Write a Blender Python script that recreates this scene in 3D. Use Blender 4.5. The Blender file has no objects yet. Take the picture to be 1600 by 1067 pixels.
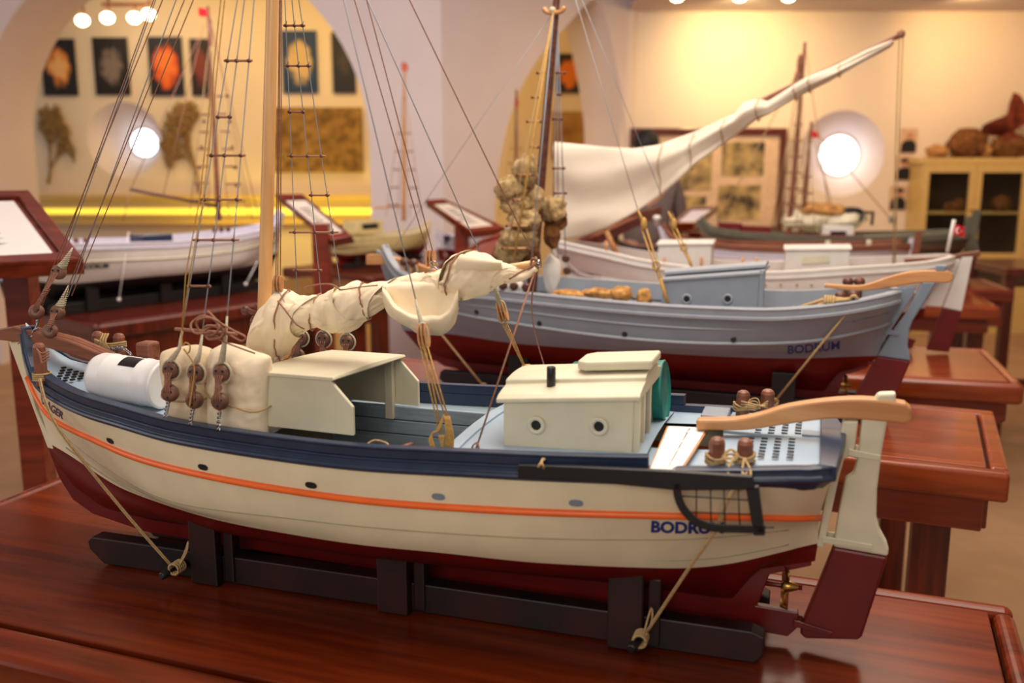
import bpy, bmesh, math, random
import numpy as np
from mathutils import Vector, Matrix, noise
from mathutils.bvhtree import BVHTree
random.seed(7)
sc = bpy.context.scene
COL = sc.collection
# ------------------------------------------------------------------ camera calibration (frame taken as 1600x1067)
F = 1500.0; PIT = math.atan(283/1500.0); EYE = 1.45; TT = 0.85
CP, SP = math.cos(PIT), math.sin(PIT)
def ray(px, py):
    r = (px-800)/F; d = (py-533.5)/F
    return np.array([r, CP-d*SP, -SP-d*CP])
CAM = np.array([0, 0, EYE])
def atz(px, py, z): R = ray(px, py); return CAM+R*((z-EYE)/R[2])
def aty(px, py, y): R = ray(px, py); return CAM+R*(y/R[1])
def hx(px, y): return (px-800)/1526.0*y
def hz(py, y): return EYE+(250-py)/1526.0*y

class Frame:
    """a place in the room: origin on a table, u along the boat, v towards the visitor, w up"""
    def __init__(s, O, deg, heel=0):
        s.O = np.array(O, float); t = math.radians(deg); s.deg = deg
        s.U = np.array([math.cos(t), -math.sin(t), 0]); s.V = np.array([-math.sin(t), -math.cos(t), 0])
    def cl(s, px, py, v=0.0):
        R = ray(px, py); t = (np.dot(s.O-CAM, s.V)+v)/np.dot(R, s.V); P = CAM+R*t
        return float(np.dot(P-s.O, s.U)), float(P[2]-s.O[2])
    def at(s, px, py, v=0.0):
        u, w = s.cl(px, py, v); return (u, v, w)
    def atw(s, px, py, w):
        P = atz(px, py, s.O[2]+w); return (float(np.dot(P-s.O, s.U)), float(np.dot(P-s.O, s.V)), w)
    def world(s, p): return s.O+s.U*p[0]+s.V*p[1]+np.array([0, 0, p[2]])
    def M(s): return Matrix.Translation(Vector(s.O)) @ Matrix.Rotation(-math.radians(s.deg), 4, 'Z')
class Room:
    def world(s, p): return np.array(p, float)
ROOM = Room()

# ------------------------------------------------------------------ mesh builder
def cr(P, n):
    """Catmull-Rom resample of a polyline to n points"""
    P = np.array(P, float); m = len(P)
    if m < 3: return np.array([P[0]+(P[-1]-P[0])*i/(n-1) for i in range(n)])
    d = np.r_[0, np.cumsum(np.linalg.norm(np.diff(P, axis=0), axis=1))]; d /= d[-1]
    out = []
    for s in np.linspace(0, 1, n):
        i = min(max(int(np.searchsorted(d, s))-1, 0), m-2); t = (s-d[i])/max(d[i+1]-d[i], 1e-9)
        p0 = P[max(i-1, 0)]; p1 = P[i]; p2 = P[i+1]; p3 = P[min(i+2, m-1)]
        h = d[i+1]-d[i]
        m1 = (p2-p0)/max(d[i+1]-d[max(i-1, 0)], 1e-9)*h; m2 = (p3-p1)/max(d[min(i+2, m-1)]-d[i], 1e-9)*h
        out.append((2*t**3-3*t*t+1)*p1+(t**3-2*t*t+t)*m1+(-2*t**3+3*t*t)*p2+(t**3-t*t)*m2)
    return np.array(out)
def sinterp(x, X, Y):
    """smooth monotone interpolation"""
    X = np.array(X, float); Y = np.array(Y, float)
    h = np.diff(X); d = np.diff(Y)/h; m = np.zeros(len(X))
    for i in range(1, len(X)-1):
        if d[i-1]*d[i] > 0: m[i] = 2*d[i-1]*d[i]/(d[i-1]+d[i])
    m[0] = d[0]; m[-1] = d[-1]
    x = np.clip(x, X[0], X[-1]); i = np.clip(np.searchsorted(X, x)-1, 0, len(X)-2); t = (x-X[i])/h[i]
    return (2*t**3-3*t*t+1)*Y[i]+(t**3-2*t*t+t)*h[i]*m[i]+(-2*t**3+3*t*t)*Y[i+1]+(t**3-t*t)*h[i]*m[i+1]

class B:
    def __init__(s): s.bm = bmesh.new()
    def vs(s, P): return [s.bm.verts.new(tuple(float(c) for c in p)) for p in P]
    def fc(s, v, m=0, sm=False):
        try: f = s.bm.faces.new(v)
        except ValueError: return
        f.material_index = m; f.smooth = sm
    def grid(s, P, m=0, ci=False, cj=False, sm=True, mf=None):
        R = [s.vs(r) for r in P]; ni = len(R); nj = len(R[0])
        for i in range(ni if ci else ni-1):
            for j in range(nj if cj else nj-1):
                a, b = R[i], R[(i+1) % ni]; k = (j+1) % nj
                s.fc([a[j], a[k], b[k], b[j]], mf(i, j) if mf else m, sm)
        return R
    def loft(s, rings, m=0, sm=False, cap=True, mf=None):
        R = s.grid(rings, m, cj=True, sm=sm, mf=mf)
        if cap: s.fc(list(reversed(R[0])), m); s.fc(R[-1], m)
        return s
    def prism(s, poly, vec, m=0):
        vec = np.array(vec, float); poly = [np.array(p, float) for p in poly]
        return s.loft([poly, [p+vec for p in poly]], m)
    def plate(s, poly, v0, v1, m=0):
        """polygon of (u,w) given a thickness from v0 to v1"""
        return s.loft([[(u, v0, w) for u, w in poly], [(u, v1, w) for u, w in poly]], m)
    def slab(s, poly, w0, w1, m=0):
        return s.loft([[(u, v, w0) for u, v in poly], [(u, v, w1) for u, v in poly]], m)
    def box(s, c, d, R=None, m=0, taper=1.0):
        c = np.array(c, float); d = np.array(d, float)/2; ring = lambda z, k: [np.array([x*d[0]*k, y*d[1]*k, z*d[2]]) for x, y in ((-1, -1), (1, -1), (1, 1), (-1, 1))]
        A = ring(-1, 1), ring(1, taper)
        if R is not None: R = np.array(R); A = [[R @ p for p in r] for r in A]
        return s.loft([[p+c for p in r] for r in A], m)
    def tube(s, pts, r, n=6, m=0, cap=True, sm=True, closed=False):
        P = [np.array(p, float) for p in pts]; k = len(P)
        rr = r if hasattr(r, '__len__') else [r]*k
        T = []
        for i in range(k):
            a = P[(i-1) % k] if closed else P[max(i-1, 0)]; b = P[(i+1) % k] if closed else P[min(i+1, k-1)]
            t = b-a; T.append(t/max(np.linalg.norm(t), 1e-9))
        N = np.cross(T[0], [0, 0, 1.0])
        if np.linalg.norm(N) < 1e-3: N = np.cross(T[0], [1.0, 0, 0])
        rings = []
        for i in range(k):
            N = N-T[i]*np.dot(N, T[i]); N /= max(np.linalg.norm(N), 1e-9); Bn = np.cross(T[i], N)
            rings.append([P[i]+rr[i]*(math.cos(a)*N+math.sin(a)*Bn) for a in (2*math.pi*j/n for j in range(n))])
        R = s.grid(rings, m, ci=closed, cj=True, sm=sm)
        if cap and not closed: s.fc(list(reversed(R[0])), m); s.fc(R[-1], m)
        return s
    def rod(s, a, b, r, n=6, m=0): return s.tube([a, b], r, n, m)
    def lathe(s, prof, o, ax, n=20, m=0, sm=True, mf=None):
        """profile of (radius, height) turned about the axis ax at o"""
        ax = np.array(ax, float); ax /= np.linalg.norm(ax); o = np.array(o, float)
        e = np.cross(ax, [0, 0, 1.0])
        if np.linalg.norm(e) < 1e-3: e = np.array([1.0, 0, 0])
        e /= np.linalg.norm(e); f = np.cross(ax, e)
        rings = [[o+ax*h+r*(math.cos(a)*e+math.sin(a)*f) for a in (2*math.pi*j/n for j in range(n))] for r, h in prof]
        R = s.grid(rings, m, cj=True, sm=sm, mf=mf)
        s.fc(list(reversed(R[0])), m); s.fc(R[-1], m)
        return s
    def ball(s, c, r, n=12, m=0, fn=None):
        c = np.array(c, float); r = np.array(r if hasattr(r, '__len__') else [r]*3, float)
        rings = []
        for i in range(n+1):
            th = math.pi*(0.001+0.998*i/n)
            row = []
            for j in range(2*n):
                a = math.pi*j/n; q = np.array([math.sin(th)*math.cos(a), math.sin(th)*math.sin(a), math.cos(th)])
                k = fn(q) if fn else 1.0
                row.append(c+q*r*k)
            rings.append(row)
        s.grid(rings, m, cj=True); return s
    def sweep(s, path, prof, m=0, sm=False, cap=True, side=1, mf=None):
        """profile of (outward, up) carried along a path seen in plan"""
        P = [np.array(p, float) for p in path]; rings = []
        for i in range(len(P)):
            t = P[min(i+1, len(P)-1)]-P[max(i-1, 0)]; o = np.array([-t[1], t[0], 0]); o /= max(np.linalg.norm(o), 1e-9); o *= side
            rings.append([P[i]+o*a+np.array([0, 0, b]) for a, b in prof])
        return s.loft(rings, m, sm, cap, mf)

W = {}
def empty(name, fr=None, loc=None):
    o = bpy.data.objects.new(name, None); COL.objects.link(o); o.empty_display_size = .05
    M = fr.M() if isinstance(fr, Frame) else Matrix.Translation(Vector(loc))
    o.matrix_world = M; W[o] = M; return o
def tag(o, label, cat, group=None, kind=None):
    if label: o['label'] = label
    if cat: o['category'] = cat
    if group: o['group'] = group
    if kind: o['kind'] = kind
    return o
def ob(name, b, mats, parent=None, fr=ROOM, bev=0, label=None, seg=2, rec=True):
    bm = b.bm
    for v in bm.verts: v.co = Vector(fr.world(v.co))
    if parent is not None: M = W[parent]
    else:
        cs = [v.co for v in bm.verts]
        M = Matrix.Translation(((min(c.x for c in cs)+max(c.x for c in cs))/2, (min(c.y for c in cs)+max(c.y for c in cs))/2, min(c.z for c in cs)))
    bm.transform(M.inverted())
    if rec: bmesh.ops.recalc_face_normals(bm, faces=bm.faces)
    me = bpy.data.meshes.new(name); bm.to_mesh(me); bm.free()
    o = bpy.data.objects.new(name, me); COL.objects.link(o)
    for mt in (mats if isinstance(mats, (list, tuple)) else [mats]): me.materials.append(mt)
    if parent is not None: o.parent = parent; W[o] = M
    else: o.matrix_world = M; W[o] = M
    if bev:
        md = o.modifiers.new('Bevel', 'BEVEL'); md.width = bev; md.segments = seg; md.limit_method = 'ANGLE'; md.angle_limit = math.radians(35)
    if label: o['label'] = label
    return o
def subsurf(o, n=1):
    md = o.modifiers.new('Subdivision', 'SUBSURF'); md.levels = n; md.render_levels = n; return o

# ------------------------------------------------------------------ materials
def lin(c): return tuple((x/255/12.92 if x/255 <= .04045 else ((x/255+.055)/1.055)**2.4) for x in c)
def new_mat(name):
    m = bpy.data.materials.new(name); m.use_nodes = True; nt = m.node_tree; return m, nt, nt.nodes['Principled BSDF']
def mat(name, c, rough=.5, metal=0, var=.08, scale=30, bump=0, bscale=200, coat=0, emit=0, stretch=None, c2=None, spec=None):
    m, nt, p = new_mat(name); N = nt.nodes; Lk = nt.links
    a = lin(c); b = lin(c2) if c2 else tuple(x*(1-var*2.2) for x in a)
    tc = N.new('ShaderNodeTexCoord'); mp = N.new('ShaderNodeMapping'); Lk.new(tc.outputs['Object'], mp.inputs['Vector'])
    if stretch: mp.inputs['Scale'].default_value = stretch
    nz = N.new('ShaderNodeTexNoise'); nz.inputs['Scale'].default_value = scale; nz.inputs['Detail'].default_value = 5
    Lk.new(mp.outputs['Vector'], nz.inputs['Vector'])
    rp = N.new('ShaderNodeValToRGB'); rp.color_ramp.elements[0].position = .35; rp.color_ramp.elements[1].position = .68
    rp.color_ramp.elements[0].color = (*b, 1); rp.color_ramp.elements[1].color = (*a, 1)
    Lk.new(nz.outputs['Fac'], rp.inputs['Fac']); Lk.new(rp.outputs['Color'], p.inputs['Base Color'])
    p.inputs['Roughness'].default_value = rough; p.inputs['Metallic'].default_value = metal
    if coat: p.inputs['Coat Weight'].default_value = coat; p.inputs['Coat Roughness'].default_value = .12
    if spec is not None: p.inputs['Specular IOR Level'].default_value = spec
    if bump:
        n2 = N.new('ShaderNodeTexNoise'); n2.inputs['Scale'].default_value = bscale; n2.inputs['Detail'].default_value = 4
        Lk.new(mp.outputs['Vector'], n2.inputs['Vector'])
        bp = N.new('ShaderNodeBump'); bp.inputs['Strength'].default_value = bump; bp.inputs['Distance'].default_value = .002
        Lk.new(n2.outputs['Fac'], bp.inputs['Height']); Lk.new(bp.outputs['Normal'], p.inputs['Normal'])
    if emit: p.inputs['Emission Color'].default_value = (*a, 1); p.inputs['Emission Strength'].default_value = emit
    return m
def wood(name, c1, c2, rough=.25, stretch=(2, 30, 30), coat=.4, scale=3, bump=.05):
    m = mat(name, c1, rough, c2=c2, scale=scale, stretch=stretch, coat=coat, bump=bump, bscale=8)
    return m
def glow(name, c, s):
    m, nt, p = new_mat(name); p.inputs['Base Color'].default_value = (*lin(c), 1)
    p.inputs['Emission Color'].default_value = (*lin(c), 1); p.inputs['Emission Strength'].default_value = s; return m

MT = {}
MT['cream'] = mat('cream_paint', (218, 211, 184), .42, var=.05, scale=18, bump=.05, bscale=60)
MT['hullcream'] = mat('hull_cream_paint', (230, 219, 186), .38, var=.05, scale=14, bump=.05, bscale=50)
MT['navy'] = mat('navy_paint', (38, 54, 80), .32, var=.12, scale=40, bump=.05)
MT['orange'] = mat('orange_paint', (250, 112, 42), .35, var=.06)
MT['red'] = mat('red_antifouling', (104, 14, 12), .38, var=.12, scale=20, bump=.05)
MT['deck'] = mat('pale_blue_deck_paint', (158, 180, 200), .42, var=.05, scale=25)
MT['greyblue'] = mat('greyblue_boards', (150, 168, 182), .5, var=.1, scale=8, stretch=(2, 30, 30), bump=.1)
MT['dark'] = mat('dark_hole', (14, 14, 15), .7)
MT['hold'] = mat('dark_hold', (30, 28, 27), .7)
MT['brown'] = wood('brown_wood', (140, 84, 58), (104, 58, 38), .45, coat=.1)
MT['darkbrown'] = wood('dark_brown_wood', (112, 62, 44), (70, 36, 26), .45, coat=.1)
MT['pine'] = wood('light_mast_wood', (236, 188, 128), (216, 160, 98), .4, (20, 20, 1.5), .2)
MT['tillerwood'] = wood('tiller_wood', (206, 152, 98), (184, 124, 74), .45, (2, 25, 25), .15)
MT['stand'] = mat('black_red_stand', (9, 11, 11), .5, c2=(46, 11, 7), scale=13, bump=.05)
MT['black'] = mat('black_paint', (22, 22, 24), .4)
MT['canvas'] = mat('canvas_cloth', (244, 226, 194), .9, var=.04, scale=12, bump=.55, bscale=70)
MT['sack'] = mat('sack_cloth', (238, 220, 190), .92, var=.05, scale=10, bump=.6, bscale=80)
MT['sack2'] = mat('sack_cloth_grey', (224, 202, 168), .92, var=.06, scale=10, bump=.6, bscale=80)
MT['white'] = mat('white_enamel', (232, 232, 232), .35, var=.02)
MT['paper'] = mat('white_paper', (240, 238, 236), .6, var=.01)
MT['teal'] = mat('teal_enamel', (30, 132, 124), .35, var=.1)
MT['rope'] = mat('hemp_rope', (196, 164, 114), .85, var=.15, scale=300, bump=.3, bscale=1500)
MT['yrope'] = mat('yellow_rope', (206, 160, 84), .8, var=.15, scale=300, bump=.3, bscale=1500)
MT['brope'] = mat('brown_cord', (166, 116, 92), .8, var=.15, scale=300)
MT['wire'] = mat('grey_wire', (158, 164, 172), .5, metal=.15)
MT['serving'] = mat('cream_serving', (206, 196, 168), .8, var=.1, scale=400, bump=.4, bscale=900)
MT['steel'] = mat('steel', (176, 178, 182), .25, metal=1)
MT['brass'] = mat('brass', (186, 148, 78), .3, metal=1)
MT['blue_ink'] = mat('blue_lettering', (34, 54, 132), .5)
MT['violet_ink'] = mat('violet_lettering', (84, 62, 104), .5)
MT['ink'] = mat('black_lettering', (36, 34, 38), .6)
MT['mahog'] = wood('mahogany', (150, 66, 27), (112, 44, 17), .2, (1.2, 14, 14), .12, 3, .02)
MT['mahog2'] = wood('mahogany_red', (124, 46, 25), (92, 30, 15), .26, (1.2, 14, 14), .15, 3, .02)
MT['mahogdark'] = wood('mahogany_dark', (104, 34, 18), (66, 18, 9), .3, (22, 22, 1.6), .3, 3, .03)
MT['groove'] = mat('dark_groove', (40, 24, 18), .6)
MT['grey'] = mat('grey_paint', (136, 144, 156), .38, var=.05, scale=14)
MT['greylight'] = mat('light_grey_paint', (152, 159, 170), .38, var=.04)
MT['slate'] = mat('slate_blue_paint', (124, 138, 154), .4, var=.06)
MT['whitehull'] = mat('white_hull_paint', (226, 222, 216), .38, var=.03)
MT['lavender'] = mat('pale_lavender_paint', (206, 202, 214), .4, var=.03)
MT['paleblue'] = mat('pale_blue_paint', (166, 182, 206), .4, var=.04)
MT['yellowhull'] = mat('pale_yellow_paint', (214, 196, 138), .42, var=.06)
MT['olive'] = mat('olive_grey_paint', (98, 96, 82), .45, var=.08)
MT['sponge'] = mat('sponge_tan', (206, 178, 128), .95, c2=(142, 112, 70), scale=60, bump=1.0, bscale=120)
MT['sponge2'] = mat('sponge_amber', (214, 164, 96), .95, c2=(150, 100, 50), scale=60, bump=1.0, bscale=120)
MT['spongedark'] = mat('sponge_brown', (142, 92, 44), .95, c2=(84, 48, 20), scale=40, bump=1.0, bscale=60)
MT['coral'] = mat('red_brown_sponge', (138, 58, 20), .85, c2=(84, 28, 10), scale=20, bump=.8, bscale=40)
MT['flagred'] = mat('flag_red', (214, 24, 40), .7, var=.05)
MT['flagwhite'] = mat('flag_white', (240, 236, 236), .7)
MT['deadeye'] = wood('deadeye_wood', (128, 86, 66), (92, 58, 44), .5, coat=.05)
MT['ratline'] = wood('ratline_wood', (176, 122, 92), (140, 92, 66), .6, coat=0)
MT['sailwhite'] = mat('white_sailcloth', (232, 218, 198), .9, var=.04, scale=6, bump=.5, bscale=12)
MT['lapshade'] = mat('plank_lap_shade', (168, 156, 126), .6)  # darker cream painted in for the shadow lines under the plank laps
MT['sheet'] = mat('aged_sheet', (196, 184, 166), .7, var=.03)
MT['mahogshaded'] = wood('mahogany_shaded', (116, 45, 16), (80, 26, 8), .22, (1.2, 14, 14), 0, 3, .02)  # darker mahogany copy, the shade on the front table put into its colour
MT['mahogshaded'].node_tree.nodes['Principled BSDF'].inputs['Specular IOR Level'].default_value = .3
MT['wall'] = mat('plaster_wall', (226, 214, 210), .9, var=.02, scale=3, bump=.1, bscale=20)
MT['wallwarm'] = mat('plaster_warm', (234, 218, 196), .9, var=.02, scale=3, bump=.1, bscale=20)
MT['ceil'] = mat('ceiling_plaster', (206, 194, 198), .9, var=.02, scale=3)
MT['floor'] = mat('tan_floor', (176, 140, 104), .6, var=.1, scale=4, bump=.05, bscale=40)
MT['cab'] = mat('cabinet_cream', (214, 182, 112), .45, var=.05)
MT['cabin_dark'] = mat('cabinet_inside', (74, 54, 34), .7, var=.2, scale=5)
MT['photo_sepia'] = mat('sepia_print', (206, 178, 116), .6, c2=(58, 46, 34), scale=7)
MT['hair'] = mat('black_hair', (16, 14, 14), .6, bump=.5, bscale=300)
MT['skin'] = mat('skin', (196, 142, 112), .5)
MT['sweater'] = mat('grey_brown_sweater', (112, 98, 94), .9, var=.06, scale=30, bump=.3)
MT['trousers'] = mat('dark_trousers', (44, 42, 46), .85)
MT['shoe'] = mat('black_shoe', (20, 18, 18), .4)
# ------------------------------------------------------------------ hulls
NT = 72
def solve_row(fr, pix, bt, n=NT):
    """near-side curve of a hull: outline read from the photo, half-beam given along the length"""
    pix = cr(pix, 120); X, Y = zip(*bt)
    ua = fr.cl(*pix[0], Y[0])[0]; ub = fr.cl(*pix[-1], Y[-1])[0]; out = []
    for px, py in pix:
        b = .1
        for _ in range(12):
            u, w = fr.cl(px, py, b); t = min(max((u-ua)/(ub-ua), 0), 1); b = .5*b+.5*float(sinterp(t, X, Y))
        out.append((u, b, w))
    out = np.array(out); k = np.maximum.accumulate(out[:, 0]+np.arange(len(out))*1e-7); out[:, 0] = k
    tt = (1-np.cos(np.linspace(0, math.pi, n)))/2*.35+np.linspace(0, 1, n)*.65
    us = ua+(ub-ua)*tt
    ws = np.interp(us, k, out[:, 2]); kern = np.ones(5)/5
    wp = np.convolve(np.pad(ws, 2, mode='edge'), kern, 'valid'); wp[:2] = ws[:2]; wp[-2:] = ws[-2:]
    return np.stack([us, sinterp(tt, X, Y), wp], 1)
def mid_row(a, b, k, bulge=0.0):
    r = a*(1-k)+b*k; r[:, 1] += bulge*np.sin(np.linspace(0, math.pi, len(r)))
    return r
def hull_mesh(rows, bands, sub=4):
    """rows from the sheer down to the keel; bands[i] is the material between rows i and i+1"""
    S = []; mats = []
    R = [np.array(r) for r in rows]
    for i in range(len(R)-1):
        for k in range(sub):
            t = k/sub; p0 = R[max(i-1, 0)]; p1 = R[i]; p2 = R[i+1]; p3 = R[min(i+2, len(R)-1)]
            q = .5*((2*p1)+(-p0+p2)*t+(2*p0-5*p1+4*p2-p3)*t*t+(-p0+3*p1-3*p2+p3)*t**3)
            q[:, 1] = np.maximum(q[:, 1], .002)
            S.append(q); mats.append(bands[i])
    S.append(R[-1]); b = B()
    for sgn in (1, -1):
        b.grid([[(p[0], p[1]*sgn, p[2]) for p in r] for r in S], mf=lambda i, j: mats[i])
    return b
class Sheer:
    def __init__(s, row): s.r = row
    def b(s, u): return float(np.interp(u, s.r[:, 0], s.r[:, 1]))
    def w(s, u): return float(np.interp(u, s.r[:, 0], s.r[:, 2]))
def bands_of(row, u0, u1, n, off=0, dw=0, sgn=1):
    """points along a row between u0 and u1, moved outwards by off"""
    us = np.linspace(u0, u1, n)
    return [(u, sgn*(np.interp(u, row[:, 0], row[:, 1])+off), np.interp(u, row[:, 0], row[:, 2])+dw) for u in us]
def sub_row(row, a, b):
    return [tuple(p) for p in row if a <= p[0] <= b]
def mirror(P, sgn): return [(p[0], p[1]*sgn, p[2]) for p in P]

_tc = {}
def text_mesh(body, bold=0.0):
    cu = bpy.data.curves.new('lettering', 'FONT'); cu.body = body; cu.size = 1; cu.offset = bold; cu.resolution_u = 3
    o = bpy.data.objects.new('lettering', cu); COL.objects.link(o)
    dg = bpy.context.evaluated_depsgraph_get(); me = bpy.data.meshes.new_from_object(o.evaluated_get(dg))
    V = np.array([v.co[:2] for v in me.vertices]); Fs = [list(p.vertices) for p in me.polygons]
    bpy.data.objects.remove(o); bpy.data.curves.remove(cu); bpy.data.meshes.remove(me)
    V -= V.min(0); V /= V.max(0)
    return V, Fs
def text_quad(b, body, P00, P10, P01, P11, m=0, bold=.015, lift=None):
    """lettering spread over a quad (bottom-left, bottom-right, top-left, top-right)"""
    V, Fs = text_mesh(body, bold); P00, P10, P01, P11 = map(np.array, (P00, P10, P01, P11)); pts = []
    for x, y in V:
        p = (P00*(1-x)+P10*x)*(1-y)+(P01*(1-x)+P11*x)*y
        pts.append(lift(p) if lift else p)
    vs = b.vs(pts)
    for f in Fs: b.fc([vs[i] for i in f], m)
    return b
def hull_lift(bvh, off=.0008, far=1.0):
    def f(p):
        h = bvh.ray_cast(Vector((p[0], far, p[2])), Vector((0, -1, 0)))
        return np.array([p[0], (h[0].y if h[0] else p[1])+off, p[2]])
    return f
def deadeye(b, c, r=.0125, ax=(0.1, 1, .05), m=0, mh=1):
    c = np.array(c, float); ax = np.array(ax, float); ax /= np.linalg.norm(ax)
    prof = [(r*.55, -r*.62), (r*.85, -r*.5), (r, -r*.2), (r*.96, 0), (r, r*.2), (r*.85, r*.5), (r*.55, r*.62)]
    b.lathe(prof, c, ax, 18, m)
    for dx, dz in ((-.42, .25), (.42, .25), (0, -.42)):
        p = c+np.array([dx*r, 0, dz*r]); b.lathe([(r*.15, r*.5), (r*.15, r*.68)], p, ax, 8, mh, sm=False)
    return b
def loops(c, r, n, k, seed, sq=(1, .5, 1)):
    rnd = random.Random(seed); P = []
    for i in range(n):
        a = 2*math.pi*k*i/n; rr = r*(.7+.5*rnd.random())
        P.append((c[0]+rr*math.cos(a)*sq[0], c[1]+rr*math.sin(a*1.3)*sq[1], c[2]+rr*math.sin(a)*sq[2]))
    return cr(P, n*4)

# ------------------------------------------------------------------ tables
def table(name, corner, deg, L, D, label, leg_spots, apron=.12, group=None, frame=.05, rnd=.018, m=None, fw=None, fh=.06):
    """corner: far right corner of the top on the room's plan; the top runs L to the left and D towards the visitor"""
    m = m or MT['mahog']
    fr = Frame((corner[0], corner[1], 0), deg); t = empty(name, fr); tag(t, label, 'table', group)
    z = TT; g = .006; fw = fw or frame
    b = B(); b.box((-L/2, (D+frame-fw)/2, z-.016), (L-2*frame-2*g, D-frame-fw-2*g, .03)); ob('top_panel', b, m, t, fr, .002)
    b = B(); b.box((-L/2, D/2, z-.03), (L-.06, D-.06, .02)); ob('panel_groove', b, MT['groove'], t, fr)
    b = B()
    b.box((-L/2, D-fw/2, z-fh/2), (L, fw, fh)); b.box((-L/2, frame/2, z-.03), (L, frame, .06))
    for x in (-frame/2, -L+frame/2): b.box((x, (D+frame-fw)/2, z-.03), (frame, D-frame-fw, .06))
    ob('top_frame', b, m, t, fr, rnd, seg=4)
    b = B(); s = .04
    for (x, y, sx, sy) in ((-L/2, D-s-(fw-frame), L-2*s, .02), (-L/2, s, L-2*s, .02)): b.box((x, y, z-.06-apron/2), (sx, sy, apron))
    for x in (-s, -L+s): b.box((x, D/2, z-.06-apron/2), (.02, D-2*s-.02, apron))
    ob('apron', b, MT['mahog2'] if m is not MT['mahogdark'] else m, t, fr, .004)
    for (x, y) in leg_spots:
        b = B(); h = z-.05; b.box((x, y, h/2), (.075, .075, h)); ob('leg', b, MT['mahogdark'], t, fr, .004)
    return t, fr
# ================================================================== main boat
_a = atz(180, 885, TT); _th = math.radians(17.8)
_V = np.array([-math.sin(_th), -math.cos(_th), 0])
K = Frame((*(_a-_V*.07)[:2], TT), 17.8)
boat = empty('model_boat', K)
tag(boat, 'cream model sailboat with navy rail, orange stripe and furled canvas sail, nearest on front table', 'model boat')
T1 = [0, .03, .08, .15, .25, .4, .55, .7, .85, .93, .97, .99, 1]
R0 = solve_row(K, [(36, 531), (40, 570), (54, 600), (79, 622), (131, 649), (199, 669), (245, 685), (394, 712), (560, 733), (700, 741), (812, 747), (950, 752), (1100, 754), (1186, 754), (1297, 751)],
    list(zip(T1, [.006, .034, .07, .103, .137, .163, .172, .168, .152, .140, .132, .126, .112])))
RS = solve_row(K, [(44, 590), (56, 622), (73, 647), (103, 666), (131, 679), (219, 717), (328, 744), (438, 764), (569, 782), (696, 792), (850, 800), (1000, 804), (1100, 806), (1280, 808)],
    list(zip(T1, [.006, .022, .052, .088, .128, .158, .168, .163, .138, .112, .085, .062, .045])))
RP = solve_row(K, [(62, 640), (110, 690), (180, 740), (262, 782), (350, 798), (438, 808), (569, 823), (696, 833), (820, 840), (950, 843), (1100, 841), (1200, 831), (1279, 822)],
    list(zip(T1, [.006, .018, .040, .072, .115, .148, .160, .153, .118, .080, .048, .028, .018])))
RW = solve_row(K, [(79, 694), (105, 709), (144, 735), (184, 761), (245, 784), (328, 810), (438, 832), (569, 852), (696, 864), (800, 876), (950, 885), (1096, 887), (1175, 874), (1240, 857), (1278, 849)],
    list(zip(T1, [.006, .014, .030, .055, .092, .128, .142, .132, .090, .052, .028, .012, .006])))
tn = np.linspace(0, 1, NT)
KE = np.stack([np.interp(tn, [0, .06, .12, .2, .9, .94, 1], [-.165, -.125, -.07, .02, .9, .93, .998]), np.full(NT, .006),
    np.interp(tn, [0, .06, .12, .2, .9, .94, 1], [.142, .092, .062, .052, .05, .095, .115])], 1)
RB = mid_row(RW, KE, .5, .028)
rows = [R0, mid_row(R0, RS, .5, .001), RS, RP, RW, RB, KE]
hb = hull_mesh(rows, [0, 0, 0, 0, 1, 1])
HB = BVHTree.FromBMesh(hb.bm)
for rr_ in (rows,):
    hb.grid([[(r[-1][0]+.004*0, r[-1][1]*k, r[-1][2]) for k in (1, .5, 0, -.5, -1)] for r in rr_[:5]], 0)
for sgn in (1, -1):
    for row, r in ((RP, .0012), (mid_row(RP, RW, .72), .0011)):
        hb.tube(mirror(row[4:-3], sgn), r*.85, 5, 2)
hull = ob('hull', hb, [MT['hullcream'], MT['red'], MT['lapshade']], boat, K)
SH = Sheer(R0)
# stem, keel, stern post, rudder
c2 = lambda *ps: [K.cl(*p) for p in ps]
b = B(); b.plate(c2((16, 527), (79, 698), (92, 702), (62, 640), (48, 590), (41, 560), (37, 526)), -.007, .007); ob('stem', b, MT['hullcream'], boat, K, .002)
b = B(); b.plate(c2((79, 698), (96, 744), (118, 779), (149, 801), (188, 814), (228, 828))+[(.1, .028), (.5, .02), (.931, .012), (.971, .010), (.983, .025), (.982, .044), (.931, .046), (.934, .052), (.945, .09), (.994, .108), (.993, .134), (.9, .13), (.5, .07), (.05, .06), (-.06, .085), (-.12, .14)], -.006, .006)
ob('keel', b, MT['red'], boat, K, .0015)
b = B(); b.plate(c2((1317, 655), (1341, 655), (1336, 692), (1333, 707), (1319, 714), (1311, 742), (1291, 835), (1287, 852), (1276, 850), (1292, 765), (1306, 705)), -.009, .009)
sp = ob('stern_post', b, MT['cream'], boat, K, .002)
b = B(); b.plate(c2((1348, 640), (1389, 640), (1378, 700), (1370, 762), (1369, 805), (1374, 825), (1385, 845), (1388, 855), (1387, 866), (1302, 851), (1310, 800), (1321, 746), (1333, 738), (1339, 718), (1342, 690)), -.008, .008)
b.plate(c2((1364, 640), (1366, 622), (1372, 613), (1400, 612), (1397, 640)), -.008, .008)
rud = ob('rudder', b, MT['cream'], boat, K, .003)
b = B(); b.plate(c2((1302, 851.5), (1387, 866.5), (1347, 990), (1341, 996), (1258, 994), (1250, 986), (1252, 974)), -.008, .008)
ob('rudder_blade', b, MT['red'], rud, K, .003, label='dark red lower blade of rudder')
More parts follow.
